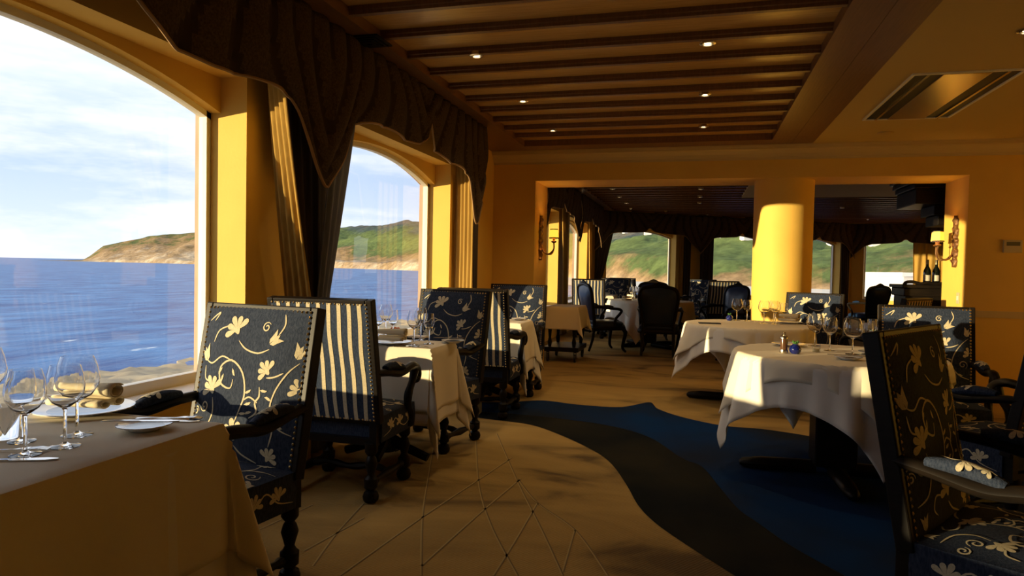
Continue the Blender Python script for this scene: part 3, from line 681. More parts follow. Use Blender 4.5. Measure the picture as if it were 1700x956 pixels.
    for sx in (-1, 1):
        mb = MB(); mb.lathe([(r*1.1, z*1.1) for r, z in sp], n=10); o = mb.build('stretcher', DKWOOD, e, True); o.location = (sx*.245, -.193, .10); o.rotation_euler = (-math.pi/2, 0, 0)
    P = catmull([(-.235, .0, .10), (-.14, .0, .12), (0, 0, .105), (.14, 0, .12), (.235, 0, .10)], 6)
    mb = MB(); mb.tube(P, [.016+.006*math.sin(k*.55)**2 for k in range(len(P))], 8); mb.build('cross_stretcher', DKWOOD, e, True)
    P = catmull([(-.23, .195, .21), (-.12, .20, .25), (0, .20, .20), (.12, .20, .25), (.23, .195, .21)], 6)
    mb = MB(); mb.tube(P, .016, 8, flat=1.3); mb.build('front_stretcher', DKWOOD, e, True)
    for sx in (-1, 1):
        P = catmull([(sx*.275, -.265, .685), (sx*.295, -.15, .675), (sx*.305, -.02, .655), (sx*.308, .08, .668), (sx*.308, .16, .672), (sx*.306, .215, .640), (sx*.304, .225, .600), (sx*.303, .20, .585), (sx*.303, .185, .61)], 6)
        rad = [.024+.006*math.sin(k/len(P)*math.pi) for k in range(len(P))]; rad[-6:] = [.022, .02, .018, .016, .014, .012]
        mb = MB(); mb.tube(P, rad, 10, flat=.8)
        P2 = catmull([(sx*.304, .19, .64), (sx*.302, .165, .58), (sx*.300, .12, .52), (sx*.298, .115, .46), (sx*.296, .15, .40), (sx*.292, .16, .33)], 6)
        mb.tube(P2, [.026, .026, .025, .024, .023, .022, .021, .021, .021, .021, .022, .023, .024, .024, .024, .024, .023, .022, .022, .022, .022, .022, .023, .024, .025, .026, .026, .027, .027, .027, .027][:len(P2)], 10)
        ar = mb.build('armrest', DKWOOD, e, True)
        P3_ = [(sx*(.292+.012*t), -.17+.20*t, .700-.022*t+.012*math.sin(math.pi*t)) for t in [k/10 for k in range(11)]]
        mb = MB(); mb.tube(P3_, [.012+.020*math.sin(math.pi*(k+.6)/11.2)**.5 for k in range(11)], 10, flat=.7); pad = mb.build('arm_pad', FAB, ar, True)
        mb = MB()
        pp = (flower(.10, .0, R(20), .045)+flower(.16, .004, R(160), .03), [([(.03, -.012), (.07, .01), (.12, -.01), (.18, .012)], .005)])
        pattern_mesh(mb, pp, lambda u, v: Vector((sx*(.292+.012*u/.2)+v, -.17+u, .7225-.022*u/.2+.014*math.sin(math.pi*u/.2)-12*v*v)))
        # weave lies on pad (kept within the armrest's third level)
        fw_ = mb.build('pad_weave', CREAM, ar)
    return e
chair0 = make_armchair(); register(chair0); CN = [0]
def armchair(x, y, fx, fy, label, group, s=1.0):
    c_ = chair0 if CN[0] == 0 else copy_tree(chair0); CN[0] += 1
    c_.location = (x, y, 0.0035); c_.rotation_euler = (0, 0, math.atan2(-fx, fy)); c_.scale = (s, s, s)
    return tag(c_, label, 'chair', group)
GW = 'floral armchairs at the window tables'; GR_ = 'floral armchairs at the round tables'; GF = 'floral armchairs in the far room'
armchair(-1.775, 2.13, -.16, -1, 'floral high-back armchair at the nearest window table, facing the camera', GW)
armchair(-1.865, 3.47, 0, 1, 'high-back armchair showing its striped rear, between the first two window tables', GW)
armchair(-1.80, 4.50, -.2, -1, 'blue floral high-back armchair in shade at the far side of the second window table', GW)
armchair(-1.75, 5.60, 0, 1, 'striped-rear armchair mostly hidden behind the shaded floral one', GW)
armchair(-1.78, 6.60, .03, -1, 'floral armchair at the third window table by the straight gold curtain', GW)
armchair(1.50, 4.99, -.12, -1, 'floral armchair behind the near round table, facing the camera', GR_, .97)
armchair(1.12, 7.62, -.4, -1, 'floral armchair in front of the round column at the far round table', GR_, .97)
armchair(.97, 2.40, .84, -.54, 'large dark floral armchair in the right foreground, turned to the right', GR_)
armchair(1.50, 3.98, -.62, .78, 'armchair cut by the right picture edge, striped rear toward the camera', GR_)
armchair(1.72, 7.25, -.80, .60, 'dark striped-rear armchair right of the far round table', GR_, .97)
for (x, y, fx, fy, lab) in ((-1.86, 12.50, 0, 1, 'leftmost striped high-back chair in the far room'), (-1.58, 13.85, .05, -1, 'floral high-back chair between the two striped ones in the far room'), (-1.40, 15.00, .35, .94, 'sunlit striped high-back chair left of the hillside window in the far room'),
                           (.02, 15.20, -.4, -.9, 'blue floral high-back chair under the pier of the hillside windows'), (.42, 14.1, -.3, .95, 'dark striped high-back chair left of the round column'), (.78, 13.0, -1, .1, 'dark high-back chair seen edge-on beside the round column')):
    armchair(x, y, fx, fy, lab, GF)
# ------------------------------------------------------------------ carved leather armchair (front faces local +Y)
def make_louis(leather):
    e = empty('leather_armchair')
    base = Vector((0, -.22, .46)); U = Vector((0, -math.sin(R(11)), math.cos(R(11)))); Nn = Vector((0, math.cos(R(11)), math.sin(R(11))))
    out = [(-.20, .0), (-.225, .10), (-.25, .25), (-.27, .38), (-.265, .47), (-.22, .535), (-.12, .56), (0, .575), (.12, .56), (.22, .535), (.265, .47), (.27, .38), (.25, .25), (.225, .10), (.20, .0)]
    oc = [(p.x, p.y) for p in catmull([(a, b, 0) for a, b in out], 3)]
    bp = lambda a, b, off: base+Vector((a, 0, 0))+U*b+Nn*off
    mb = MB(); P = [bp(a, b, 0) for a, b in oc]+[bp(oc[0][0], oc[0][1], 0)]
    mb.tube([bp(0.2, 0, 0)]+[bp(a, b, 0) for a, b in oc][::-1]+[bp(.2, 0, 0)], .026, 8)
    mb.tube([bp(-.09, .585, 0), bp(-.04, .60, .0), bp(0, .612, 0), bp(.04, .60, 0), bp(.09, .585, 0)], [.010, .020, .024, .020, .010], 8); mb.build('back_frame', DKWOOD, e, True)
    mb = MB(); n = len(oc)
    for sgn in (1, -1):
        for r in range(6):
            pass
        ctr = (0, .29); rings = 5; vs = [bp(0, .29, sgn*.045)]; fs = []
        for r in range(1, rings+1):
            t = r/rings; h = .045*(1-t**3)+.006
            vs += [bp(ctr[0]+(a-ctr[0])*t*.95, ctr[1]+(b-ctr[1])*t*.95, sgn*h) for a, b in oc]
        for k in range(n): fs.append((0, 1+k, 1+(k+1) % n))
        for r in range(rings-1):
            for k in range(n): a = 1+r*n+k; b = 1+r*n+(k+1) % n; fs.append((a, b, b+n, a+n))
        mb.add(vs, fs)
    mb.build('backrest', leather, e, True)
    mb = MB()
    def seat(u, v):
        a = 2*math.pi*u; r = [0.0, .55, .9, 1.0, 1.0, .98][int(round(v*5))]; z = [.475, .472, .462, .44, .40, .38][int(round(v*5))]
        c_, s_ = math.cos(a), math.sin(a); k = (abs(c_)**5+abs(s_)**5)**(-1/5)
        return (c_*k*r*.28, .01+s_*k*r*.25, z)
    mb.grid(seat, 28, 5); mb.build('seat', leather, e, True)
    mb = MB(); 
    pr = [(c_, s_) for c_, s_ in [(math.cos(2*math.pi*k/28), math.sin(2*math.pi*k/28)) for k in range(29)]]
    mb.tube([((abs(a)**5+abs(b)**5)**-.2*a*.285, .01+(abs(a)**5+abs(b)**5)**-.2*b*.255, .365) for a, b in pr], .024, 6, flat=1.4); mb.build('seat_rail', DKWOOD, e, True)
    for sx in (-1, 1):
        mb = MB(); mb.tube(catmull([(sx*.24, .215, .37), (sx*.275, .25, .30), (sx*.262, .235, .18), (sx*.245, .225, .08), (sx*.255, .25, .03), (sx*.27, .275, .012)], 5), [.034-.0007*k for k in range(26)], 8); mb.build('leg', DKWOOD, e, True)
        mb = MB(); mb.tube(catmull([(sx*.21, -.225, .48), (sx*.215, -.23, .36), (sx*.22, -.25, .2), (sx*.225, -.31, .02)], 5), [.030-.0008*k for k in range(16)], 8); mb.build('leg', DKWOOD, e, True)
        mb = MB(); mb.tube(catmull([(sx*.245, -.255, .68), (sx*.285, -.12, .68), (sx*.31, .02, .665), (sx*.315, .12, .655), (sx*.31, .165, .63), (sx*.30, .14, .58), (sx*.285, .08, .50), (sx*.275, .08, .38)], 5), .021, 8); ar = mb.build('armrest', DKWOOD, e, True)
        mb = MB(); mb.tube([(sx*.287, -.12, .697), (sx*.300, -.05, .700), (sx*.31, .03, .686)], [.016, .024, .016], 8); mb.build('arm_pad', leather, ar, True)
    mb = MB(); mb.tube([(-.215, -.235, .40), (.215, -.235, .40)], .02, 6); mb.build('rear_rail', DKWOOD, e, True)
    return e
lou = make_louis(BLEATH); register(lou); LN = [0]
def louis(x, y, fx, fy, label):
    c_ = lou if LN[0] == 0 else copy_tree(lou); LN[0] += 1
    c_.location = (x, y, .004); c_.rotation_euler = (0, 0, math.atan2(-fx, fy)); return tag(c_, label, 'chair', 'dark leather armchairs in the far room')
TBX, TBY = -.72, 11.38
louis(-1.36, 10.45, .86, .5, 'dark leather armchair in profile behind the cloth-covered trolley')
louis(-.50, 10.20, .02, 1, 'dark leather armchair with its back to the camera at the far room table')
louis(.42, 11.60, -.75, -.62, 'blue leather armchair with its front toward the camera, left of the column')
louis(-.75, 12.72, .05, -1, 'dark leather armchair on the window side of the far room table')
louis(.66, 10.05, -.9, .45, 'dark leather armchair half hidden by the round column')
louis(3.35, 15.2, -.5, .85, 'dark rounded chair back seen between the column and the bar')
# ------------------------------------------------------------------ tables and cloths
def cloth_mesh(shape, ext, rot, z, flare=.05, seed=1, N=64, amp=.03, lift=0., cf=.16):
    """shape=('r',hx,hy) or ('c',radius); ext=(half x, half y) of the cloth; rot of the cloth relative to the table"""
    cr, sr = math.cos(rot), math.sin(rot); rnd = random.Random(seed); p1, p2 = rnd.random()*6, rnd.random()*6
    def fn(u, v):
        x, y = (2*u-1)*ext[0], (2*v-1)*ext[1]; X_, Y_ = x*cr-y*sr, x*sr+y*cr
        if shape[0] == 'r':
            px_, py_ = max(-shape[1], min(shape[1], X_)), max(-shape[2], min(shape[2], Y_))
        else:
            r = math.hypot(X_, Y_); k = min(1, shape[1]/max(r, 1e-6)); px_, py_ = X_*k, Y_*k
        ox, oy = X_-px_, Y_-py_; L = math.hypot(ox, oy)
        if L < 1e-6: return (px_, py_, z+lift)
        dx, dy = ox/L, oy/L
        if shape[0] == 'r':
            cn = 2*abs(dx*dy)                       # 1 on the diagonal of a corner
            run = px_*abs(dy)+py_*abs(dx)
            o = .010+flare*L+cf*L*cn+amp*L*(math.sin(run*9+p1)*.5+.5*math.sin(run*21+p2))*(1-cn)
            ph = math.atan2(dy, dx)
            o += (.10*L*math.cos(ph*8)*min(1, cn*2))*(.6)
        else:
            a = math.atan2(dy, dx); cn = abs(math.sin(2*(a-rot)))**3
            o = .010+flare*L+cf*L*cn*.5+.22*L*math.cos(6*(a-rot-R(45)))*cn*(1 if L > .15 else L/.15)*.5+L*amp*5.5*(math.sin(a*7+p1)*.6+.5*math.sin(a*13+p2)*.7+.4*math.sin(a*23+p1))*.5
        o = max(o, .008)
        rr = min(1, L/.03); drop = math.sqrt(max(.05, 1-min(.9, (o/L) if L > .05 else 0)**2))*L
        return (px_+dx*o*rr, py_+dy*o*rr, z+lift-drop*rr if L > .02 else z+lift-L*.7)
    mb = MB(); mb.grid(fn, N, N); return mb
def tablecloth(name, shape, loc, ext, rot, label, m, seed=1, lift=0., flare=.05, rz=0., amp=.03, cf=.16):
    mb = cloth_mesh(shape, ext, rot, 0, flare, seed, 72, amp, lift, cf); o = mb.build(name, m, None, True, solid=.002)
    o.location = loc; o.rotation_euler = (0, 0, rz); return tag(o, label, 'tablecloth', 'linen tablecloths')
TH = .75
def rect_table(x0, x1, y0, y1, label):
    e = tag(empty('dining_table', ((x0+x1)/2, (y0+y1)/2, 0)), label, 'table', 'window tables'); w, d = x1-x0, y1-y0
    mb = MB(); mb.b2((-w/2, -d/2, TH-.03), (w/2, d/2, TH)); mb.build('tabletop', DKWOOD, e, bevel=.004)
    mb = MB(); mb.lathe([(.07, .06), (.055, .12), (.035, .2), (.06, .35), (.075, .45), (.05, .6), (.05, .68), (.16, TH-.03)], n=14); mb.build('pedestal', DKWOOD, e, True)
    for sx, sy in ((1, 0), (-1, 0), (0, 1), (0, -1)):
        L_ = w*.38 if sx else d*.36
        mb = MB(); mb.tube([(sx*.03, sy*.03, .12), (sx*L_*.6, sy*L_*.6, .075), (sx*L_, sy*L_, .035)], [.035, .03, .028], 8); mb.build('foot', DKWOOD, e, True)
    return e
def dress_rect(x0, x1, y0, y1, which, over, under, s):
    c_ = ((x0+x1)/2, (y0+y1)/2, TH+.002); hx, hy = (x1-x0)/2, (y1-y0)/2
    tablecloth('tablecloth', ('r', hx, hy), c_, (hx+under, hy+under), 0, 'ivory linen under-cloth on the %s' % which, LINEN2, s, 0, .03, amp=.02, cf=.10)
    tablecloth('tablecloth', ('r', hx, hy), c_, (hx+over, hy+over), 0, 'ivory linen top cloth on the %s' % which, LINEN, s+1, .003, .055, amp=.035)
TABS = {'L1': (-2.27, -1.40, .92, 1.79), 'L2': (-2.27, -1.52, 3.80, 4.22), 'L3': (-2.27, -1.50, 5.88, 6.32)}
rect_table(*TABS['L1'], 'window table nearest the camera under ivory cloths'); dress_rect(*TABS['L1'], 'window table nearest the camera', .40, .56, 3)
rect_table(*TABS['L2'], 'second window table, its dark foot showing under the cloth'); dress_rect(*TABS['L2'], 'second window table', .38, .46, 5)
rect_table(*TABS['L3'], 'third window table beside the straight gold curtain'); dress_rect(*TABS['L3'], 'third window table', .36, .46, 9)
def round_table(x, y, r, rot, label, which, seed, a_top, a_un, base=True, rf=0.):
    e = tag(empty('round_table', (x, y, 0)), label, 'table', 'round tables')
    mb = MB(); mb.lathe([(r, TH-.03), (r, TH)], n=48); mb.build('tabletop', DKWOOD, e)
    mb = MB(); mb.b2((-.12, -.12, .07), (.12, .12, TH-.03)); mb.build('pedestal', DKWOOD, e, bevel=.01)
    for k in range(4):
        a = rf+k*math.pi/2; mb = MB(); d = Vector((math.cos(a), math.sin(a), 0))
        mb.tube([d*.10+Vector((0, 0, .045)), d*.42+Vector((0, 0, .042)), d*.53+Vector((0, 0, .036)), d*.55+Vector((0, 0, .033))], [.05, .048, .036, .015], 10, flat=.8); mb.build('foot', DKWOOD, e, True)
    tablecloth('tablecloth', ('c', r), (x, y, TH+.002), (a_un, a_un), rot, 'ivory linen under-cloth on the %s' % which, LINEN2, seed, 0, .035, cf=.12, amp=.035)
    tablecloth('tablecloth', ('c', r), (x, y, TH+.002), (a_top, a_top), rot+.04, 'ivory linen top cloth on the %s' % which, LINEN, seed+3, .003, .085, cf=.12, amp=.035)
    return e
round_table(.85, 4.60, .60, R(-31), 'near round table under ivory cloths with pointed corners', 'near round table', 21, .71, .86, rf=R(182))
round_table(.49, 6.88, .58, R(-28), 'far round table in front of the round column', 'far round table', 33, .68, .80, rf=R(175))
round_table(TBX, TBY, .68, R(35), 'round table in the far room among the leather chairs', 'far room table', 41, .80, .95, rf=R(45))
# small cloth-covered table in far room window
rect_table(-2.05, -1.5, 12.9, 13.45, 'small window table in the far left of the far room'); dress_rect(-2.05, -1.5, 12.9, 13.45, 'small far room window table', .3, .4, 13)
# trolley
def trolley():
    x0, x1, y0, y1 = -1.93, -1.50, 8.95, 9.62
    e = tag(empty('service_trolley', ((x0+x1)/2, (y0+y1)/2, 0)), 'dark wooden service trolley on castors under a plain ivory cloth', 'trolley'); w, d = x1-x0, y1-y0
    mb = MB(); mb.b2((-w/2, -d/2, .71), (w/2, d/2, .735)); mb.build('top', DKWOOD, e)
    mb = MB(); mb.b2((-w/2-.02, -d/2-.02, .14), (w/2+.02, d/2+.02, .20)); mb.build('lower_shelf', DKWOOD, e, bevel=.005)
    for sx in (-1, 1):
        for sy in (-1, 1):
            mb = MB(); mb.lathe([(.02, .20), (.03, .26), (.018, .32), (.028, .45), (.018, .58), (.03, .64), (.03, .71)], (sx*(w/2-.05), sy*(d/2-.05), 0), 10); mb.build('post', DKWOOD, e, True)
            mb = MB(); n = 16; cx, cy, rr = sx*(w/2-.03), sy*(d/2-.03), .055
            vs = []
            for xx in (-.012, .012): vs += [(cx+xx, cy+rr*math.cos(2*math.pi*k/n), rr+rr*math.sin(2*math.pi*k/n)) for k in range(n)]
            mb.add(vs, [(k, (k+1) % n, n+(k+1) % n, n+k) for k in range(n)]+[tuple(range(n)), tuple(range(n, 2*n))]); mb.b2((cx-.02, cy-.008, rr), (cx-.014, cy+.008, .14)); mb.b2((cx+.014, cy-.008, rr), (cx+.02, cy+.008, .14)); mb.b2((cx-.02, cy-.008, .125), (cx+.02, cy+.008, .14)); mb.build('castor', BLACK, e)
    tablecloth('tablecloth', ('r', w/2, d/2), ((x0+x1)/2, (y0+y1)/2, .737), (w/2+.30, d/2+.30), 0, 'plain ivory cloth over the service trolley', LINEN, 17, 0, .06)
trolley()
# ------------------------------------------------------------------ tableware
TT = TH+.002+.003+.0012
def glass_mesh(kind):
    if kind == 'red': pr = [(.036, 0), (.036, .002), (.012, .006), (.0045, .012), (.004, .095), (.008, .102), (.030, .118), (.043, .140), (.046, .160), (.042, .190), (.035, .215)]
    elif kind == 'big': pr = [(.040, 0), (.040, .002), (.012, .006), (.0045, .012), (.004, .090), (.010, .098), (.036, .112), (.053, .140), (.056, .160), (.050, .195), (.040, .222)]
    elif kind == 'white': pr = [(.033, 0), (.033, .002), (.012, .006), (.004, .012), (.0038, .085), (.008, .092), (.025, .105), (.034, .128), (.034, .155), (.029, .195)]
    else: pr = [(.030, 0), (.032, .004), (.036, .09)]
    nb = 1 if kind == 'tumbler' else 5
    inner = [(max(.0005, r-.0011), z) for r, z in pr[nb:]][::-1]
    inner[0] = (inner[0][0], pr[-1][1]); inner[-1] = (.0006, (.012 if kind == 'tumbler' else pr[nb][1]+.002))
    mb = MB(); mb.lathe(pr+inner, n=32, cap=True)
    o = mb.build('wine_glass', GLASS, None, True); me = o.data; bpy.data.objects.remove(o); return me
GM = {k: glass_mesh(k) for k in ('red', 'big', 'white', 'tumbler')}
def glass(kind, x, y, z, label, group):
    o = bpy.data.objects.new('tumbler' if kind == 'tumbler' else 'wine_glass', GM[kind]); COL.objects.link(o); o.location = (x, y, z)
    return tag(o, label, 'glass', group)
def plate(x, y, z, r, label, group, dark=False):
    e = tag(empty('plate', (x, y, z)), label, 'plate', group)
    mb = MB(); mb.lathe([(.0, .0), (r*.55, .0), (r*.62, .004), (r, .016), (r, .019), (r*.60, .008), (0, .006)], n=40, cap=False); mb.build('rim', PORC, e, True)
    if dark: mb = MB(); mb.lathe([(r*.80, .0128), (r*.62, .0092), (r*.3, .0085), (0, .0085)], n=40, cap=False); mb.build('well_reflection', PORCD, e, True)  # dark disc over the centre, a painted reflection
    return e
def napkin(x, y, z, rz, label, group, L_=.20):
    e = tag(empty('napkin', (x, y, z), rz), label, 'napkin', group)
    for i, (dy, dz, r, fl, tp) in enumerate(((-.036, .0, .024, .55, .9), (.022, .0, .027, .55, .9), (-.004, .028, .034, .72, .55))):
        def fn(u, v):
            a_ = u*2*math.pi*1.9+.6; rr = r*(1-.42*u)*(tp+(1-tp)*v)
            return ((v-.5)*L_*(.95 if i < 2 else 1.08), dy+rr*math.cos(a_), .004+r*fl+dz+rr*fl*math.sin(a_))
        mb = MB(); mb.grid(fn, 44, 8); mb.build('roll', NAPK, e, True, solid=.0022)
    return e
def cutlery(kind, x, y, z, rz, label, group, tilt=0.):
    mb = MB()
    def strip(P, hw, th):
        vs = []; fs = []
        for (px_, pz), w in zip(P, hw): vs += [(px_, -w, pz), (px_, w, pz), (px_, w, pz+th), (px_, -w, pz+th)]
        for k in range(len(P)-1):
            for j in range(4): a = 4*k+j; b = 4*k+(j+1) % 4; fs.append((a, b, b+4, a+4))
        fs += [(0, 1, 2, 3), tuple(4*(len(P)-1)+j for j in (3, 2, 1, 0))]; mb.add(vs, fs)
    if kind == 'knife': strip([(-.11, .001), (-.06, .002), (-.005, .002), (0, .001), (.08, .001), (.105, .001)], [.007, .006, .005, .009, .010, .003], .003)
    else:
        strip([(-.10, .001), (-.05, .003), (.02, .004), (.04, .006), (.055, .006)], [.008, .005, .003, .010, .012], .0025)
        for k in range(4): strip([(.055, .006), (.08, .008), (.10, .004)], [.0018]*3, .002); 
        for j, v in enumerate(mb.v): pass
        n0 = 20
        for k in range(4):
            for j in range(n0+k*12, n0+(k+1)*12): vx = mb.v[j]; mb.v[j] = (vx[0], vx[1]+(-.0096+.0064*k), vx[2])
    o = mb.build(kind, STEEL, None); o.location = (x, y, z); o.rotation_euler = (0, tilt, rz); return tag(o, label, 'cutlery', group)
tz = lambda px_, py_: atZ(px_, py_, TT)
# nearest window table
w1 = 'the window table nearest the camera'; g1 = 'glasses on the nearest window table'
for kind, px_, py_, lab in (('red', 42, 755, 'small wine glass in front on %s, left of the pair' % w1), ('red', 108, 741, 'wine glass in front on %s, beside the bread plate' % w1), ('big', 128, 722, 'large balloon glass just behind the front glasses on %s' % w1), ('white', 36, 733, 'wine glass half hidden behind the leftmost one on %s' % w1), ('big', -25, 700, 'balloon glass cut by the left picture edge on %s' % w1), ('tumbler', 8, 727, 'low water tumbler at the left picture edge on %s' % w1)):
    q = tz(px_, py_); glass(kind, q.x, q.y, TT, lab, g1)
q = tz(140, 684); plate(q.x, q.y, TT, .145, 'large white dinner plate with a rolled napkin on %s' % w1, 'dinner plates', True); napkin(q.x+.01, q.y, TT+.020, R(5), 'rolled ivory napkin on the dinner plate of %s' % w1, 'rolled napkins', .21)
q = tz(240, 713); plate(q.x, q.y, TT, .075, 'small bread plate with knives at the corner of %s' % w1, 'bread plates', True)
cutlery('knife', q.x-.01, q.y+.0, TT+.022, R(20), 'butter knife resting on the bread plate of %s' % w1, 'cutlery', 0)
cutlery('knife', q.x-.02, q.y+.10, TT, R(18), 'table knife lying behind the bread plate of %s' % w1, 'cutlery')
cutlery('fork', q.x-.03, q.y+.13, TT, R(18), 'fork lying behind the bread plate of %s' % w1, 'cutlery')
q = tz(18, 765); cutlery('knife', q.x, q.y, TT, R(25), 'knife at the front edge of %s' % w1, 'cutlery')
q = tz(12, 755); cutlery('fork', q.x-.03, q.y+.02, TT, R(25), 'fork beside the front knife on %s' % w1, 'cutlery')
# second window table
w2 = 'the second window table'; g2 = 'glasses on the second window table'
for kind, px_, py_ in (('red', 687, 573), ('red', 698, 565), ('white', 712, 571), ('white', 628, 563), ('red', 640, 556), ('white', 652, 562)):
    q = tz(px_, py_); glass(kind, q.x, q.y, TT, '%s wine glass in the %s cluster on %s' % ({687: 'leftmost', 698: 'middle', 712: 'rightmost', 628: 'leftmost', 640: 'middle', 652: 'rightmost'}[px_], 'right' if px_ > 680 else 'window-side', w2), g2)
q = tz(650, 571); plate(q.x, q.y, TT, .125, 'dinner plate with a napkin on %s' % w2, 'dinner plates'); napkin(q.x, q.y, TT+.020, R(5), 'rolled napkin on the dinner plate of %s' % w2, 'rolled napkins', .18)
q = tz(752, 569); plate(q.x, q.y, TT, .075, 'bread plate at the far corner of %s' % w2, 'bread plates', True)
q = tz(750, 567); cutlery('knife', q.x-.01, q.y, TT+.022, R(15), 'butter knife on the bread plate of %s' % w2, 'cutlery')
q = tz(684, 576); cutlery('knife', q.x, q.y, TT, R(10), 'knife at the near edge of %s' % w2, 'cutlery'); cutlery('fork', q.x-.06, q.y-.0, TT, R(10), 'fork at the near edge of %s' % w2, 'cutlery')
q = tz(655, 561); e = tag(empty('flower_box', (q.x-.02, q.y+.06, TT)), 'small blue patterned box with orange petals on %s' % w2, 'decoration')
mb = MB(); mb.b2((-.055, -.03, 0), (.055, .03, .045)); mb.build('box', mat('pale_blue_card', (.30, .40, .45), .6, noise=(30, S1), col2=(.12, .25, .35)), e, bevel=.003)
for k in range(7):
    a = k*2.4; mb = MB(); mb.lathe([(.002, 0), (.012, .006), (.010, .016), (.002, .022)], (.035*math.cos(a)*(.4+.09*k), .018*math.sin(a), .0455), 8); mb.build('petal', mat('orange_petal', (.65, .14, .03), .6), e, True)
q = tz(672, 562); mb = MB(); mb.b2((-.06, -.04, 0), (.06, .04, .012)); o = mb.build('folded_card', LINEN2, bevel=.002); o.location = (q.x+.05, q.y+.11, TT); tag(o, 'white folded card behind the glasses on %s' % w2, 'card')
# third window table
w3 = 'the third window table'
for kind, px_, py_ in (('red', 843, 526), ('red', 850, 523), ('white', 858, 525), ('white', 866, 522)):
    gx, gy = {843: (-2.00, 6.14), 850: (-1.95, 6.26), 858: (-1.86, 6.15), 866: (-1.80, 6.27)}[px_]; glass(kind, gx, gy, TT, '%s wine glass in the cluster on %s' % ({843: 'leftmost', 850: 'second', 858: 'third', 866: 'rightmost'}[px_], w3), 'glasses on the third window table')
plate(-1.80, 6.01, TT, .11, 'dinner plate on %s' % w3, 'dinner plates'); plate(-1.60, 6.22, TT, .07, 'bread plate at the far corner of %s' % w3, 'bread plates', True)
napkin(-1.80, 6.01, TT+.02, .2, 'rolled napkin on the plate of %s' % w3, 'rolled napkins', .15)
# near round table
wr = 'the near round table'
for kind, px_, py_, lab in (('big', 1352, 574, 'large balloon glass left of the others on %s' % wr), ('red', 1377, 582, 'wine glass between the balloon glasses on %s' % wr), ('big', 1415, 588, 'large balloon glass in front of the floral chair on %s' % wr), ('white', 1440, 588, 'small wine glass at the right of the balloon glass on %s' % wr), ('white', 1447, 577, 'wine glass next to the dark chair back on %s' % wr)):
    q = tz(px_, py_); glass(kind, q.x, q.y, TT, lab, 'glasses on the near round table')
def mill(x, y):
    e = tag(empty('pepper_mill', (x, y, TT)), 'clear pepper mill with a brown top on %s' % wr, 'pepper mill')
    mb = MB(); mb.lathe([(.024, 0), (.026, .01), (.024, .022)], n=20); mb.build('base', CHROME, e, True)
    mb = MB(); mb.lathe([(.021, .0222), (.022, .07), (.020, .088)], n=20); mb.build('body', mat('peppercorn_glass', (.10, .045, .02), .15, coat=.6), e, True)
    mb = MB(); mb.lathe([(.024, .0885), (.025, .096), (.018, .108), (.008, .116), (.010, .122), (.006, .130), (0, .131)], n=20); mb.build('cap', CHROME, e, True)
q = tz(1301, 586); mill(q.x, q.y)
def vase(x, y, s, label):
    e = tag(empty('bud_vase', (x, y, TT)), label, 'vase', 'cobalt bud vases')
    mb = MB(); mb.lathe([(.022*s, 0), (.034*s, .014*s), (.036*s, .03*s), (.028*s, .048*s), (.018*s, .054*s), (.020*s, .060*s)], n=24); mb.build('body', BLUEG, e, True)
    for k in range(8):
        a = k*.785; mb = MB(); mb.tube([(0, 0, .058*s), (.010*s*math.cos(a), .010*s*math.sin(a), .068*s), (.020*s*math.cos(a), .020*s*math.sin(a), (.074+.006*(k % 2))*s)], [.004*s, .008*s, .002*s], 6); mb.build('leaf', GREEN, e, True)
q = tz(1320, 587); vase(q.x, q.y, 1.0, 'round cobalt blue vase with green leaves on %s' % wr)
q = tz(1355, 584); e = tag(empty('candle_holder', (q.x, q.y, TT)), 'low clear glass candle holder on %s' % wr, 'candle holder')
mb = MB(); mb.lathe([(.024, 0), (.026, .05), (.0245, .05), (.0225, .001)], n=20, cap=True); mb.build('cup', PANE, e, True)
mb = MB(); mb.lathe([(.019, .001), (.019, .022), (0, .023)], n=16); mb.build('candle', mat('wax', (.8, .68, .4), .5), e, True)
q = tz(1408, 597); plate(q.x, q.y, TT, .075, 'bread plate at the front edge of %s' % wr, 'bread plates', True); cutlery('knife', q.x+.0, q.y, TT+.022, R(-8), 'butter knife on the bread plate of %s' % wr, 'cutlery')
plate(1.12, 4.66, TT, .13, 'dinner plate at the right of %s' % wr, 'dinner plates'); napkin(1.12, 4.66, TT+.02, .8, 'folded napkin on the plate of %s' % wr, 'rolled napkins', .17)
plate(.62, 4.95, TT, .11, 'dinner plate on the far side of %s' % wr, 'dinner plates')
# far round table
wf_ = 'the far round table'
for kind, px_, py_ in (('big', 1223, 532), ('red', 1240, 533)):
    q = tz(px_, py_); glass(kind, q.x, min(q.y, 7.35), TT, ('larger' if kind == 'big' else 'smaller')+' wine glass of the left pair on %s' % wf_, 'left glasses on the far round table')
for kind, px_, py_ in (('big', 1268, 537), ('red', 1279, 531), ('red', 1287, 538), ('white', 1296, 532)):
    q = tz(px_, py_); glass(kind, q.x, min(q.y, 7.3), TT, '%s wine glass in the right cluster on %s' % ({1268: 'leftmost large', 1279: 'second', 1287: 'third', 1296: 'rightmost small'}[px_], wf_), 'right glasses on the far round table')
q = tz(1211, 532); vase(q.x, min(q.y, 7.3), .95, 'small dark blue vase with a yellow-green plant on %s' % wf_)
q = tz(1178, 537); mb = MB(); mb.b2((-.10, -.05, 0), (.10, .05, .008)); o = mb.build('menu_folder', mat('slate_card', (.03, .035, .045), .5), bevel=.002); o.location = (q.x, q.y, TT); o.rotation_euler = (0, 0, .1); tag(o, 'dark menu folder lying flat on %s' % wf_, 'menu')
q = tz(1310, 537); plate(q.x, q.y, TT, .12, 'dinner plate with a napkin on %s' % wf_, 'dinner plates'); napkin(q.x, q.y, TT+.02, -.5, 'folded napkin on the plate of %s' % wf_, 'rolled napkins', .18)
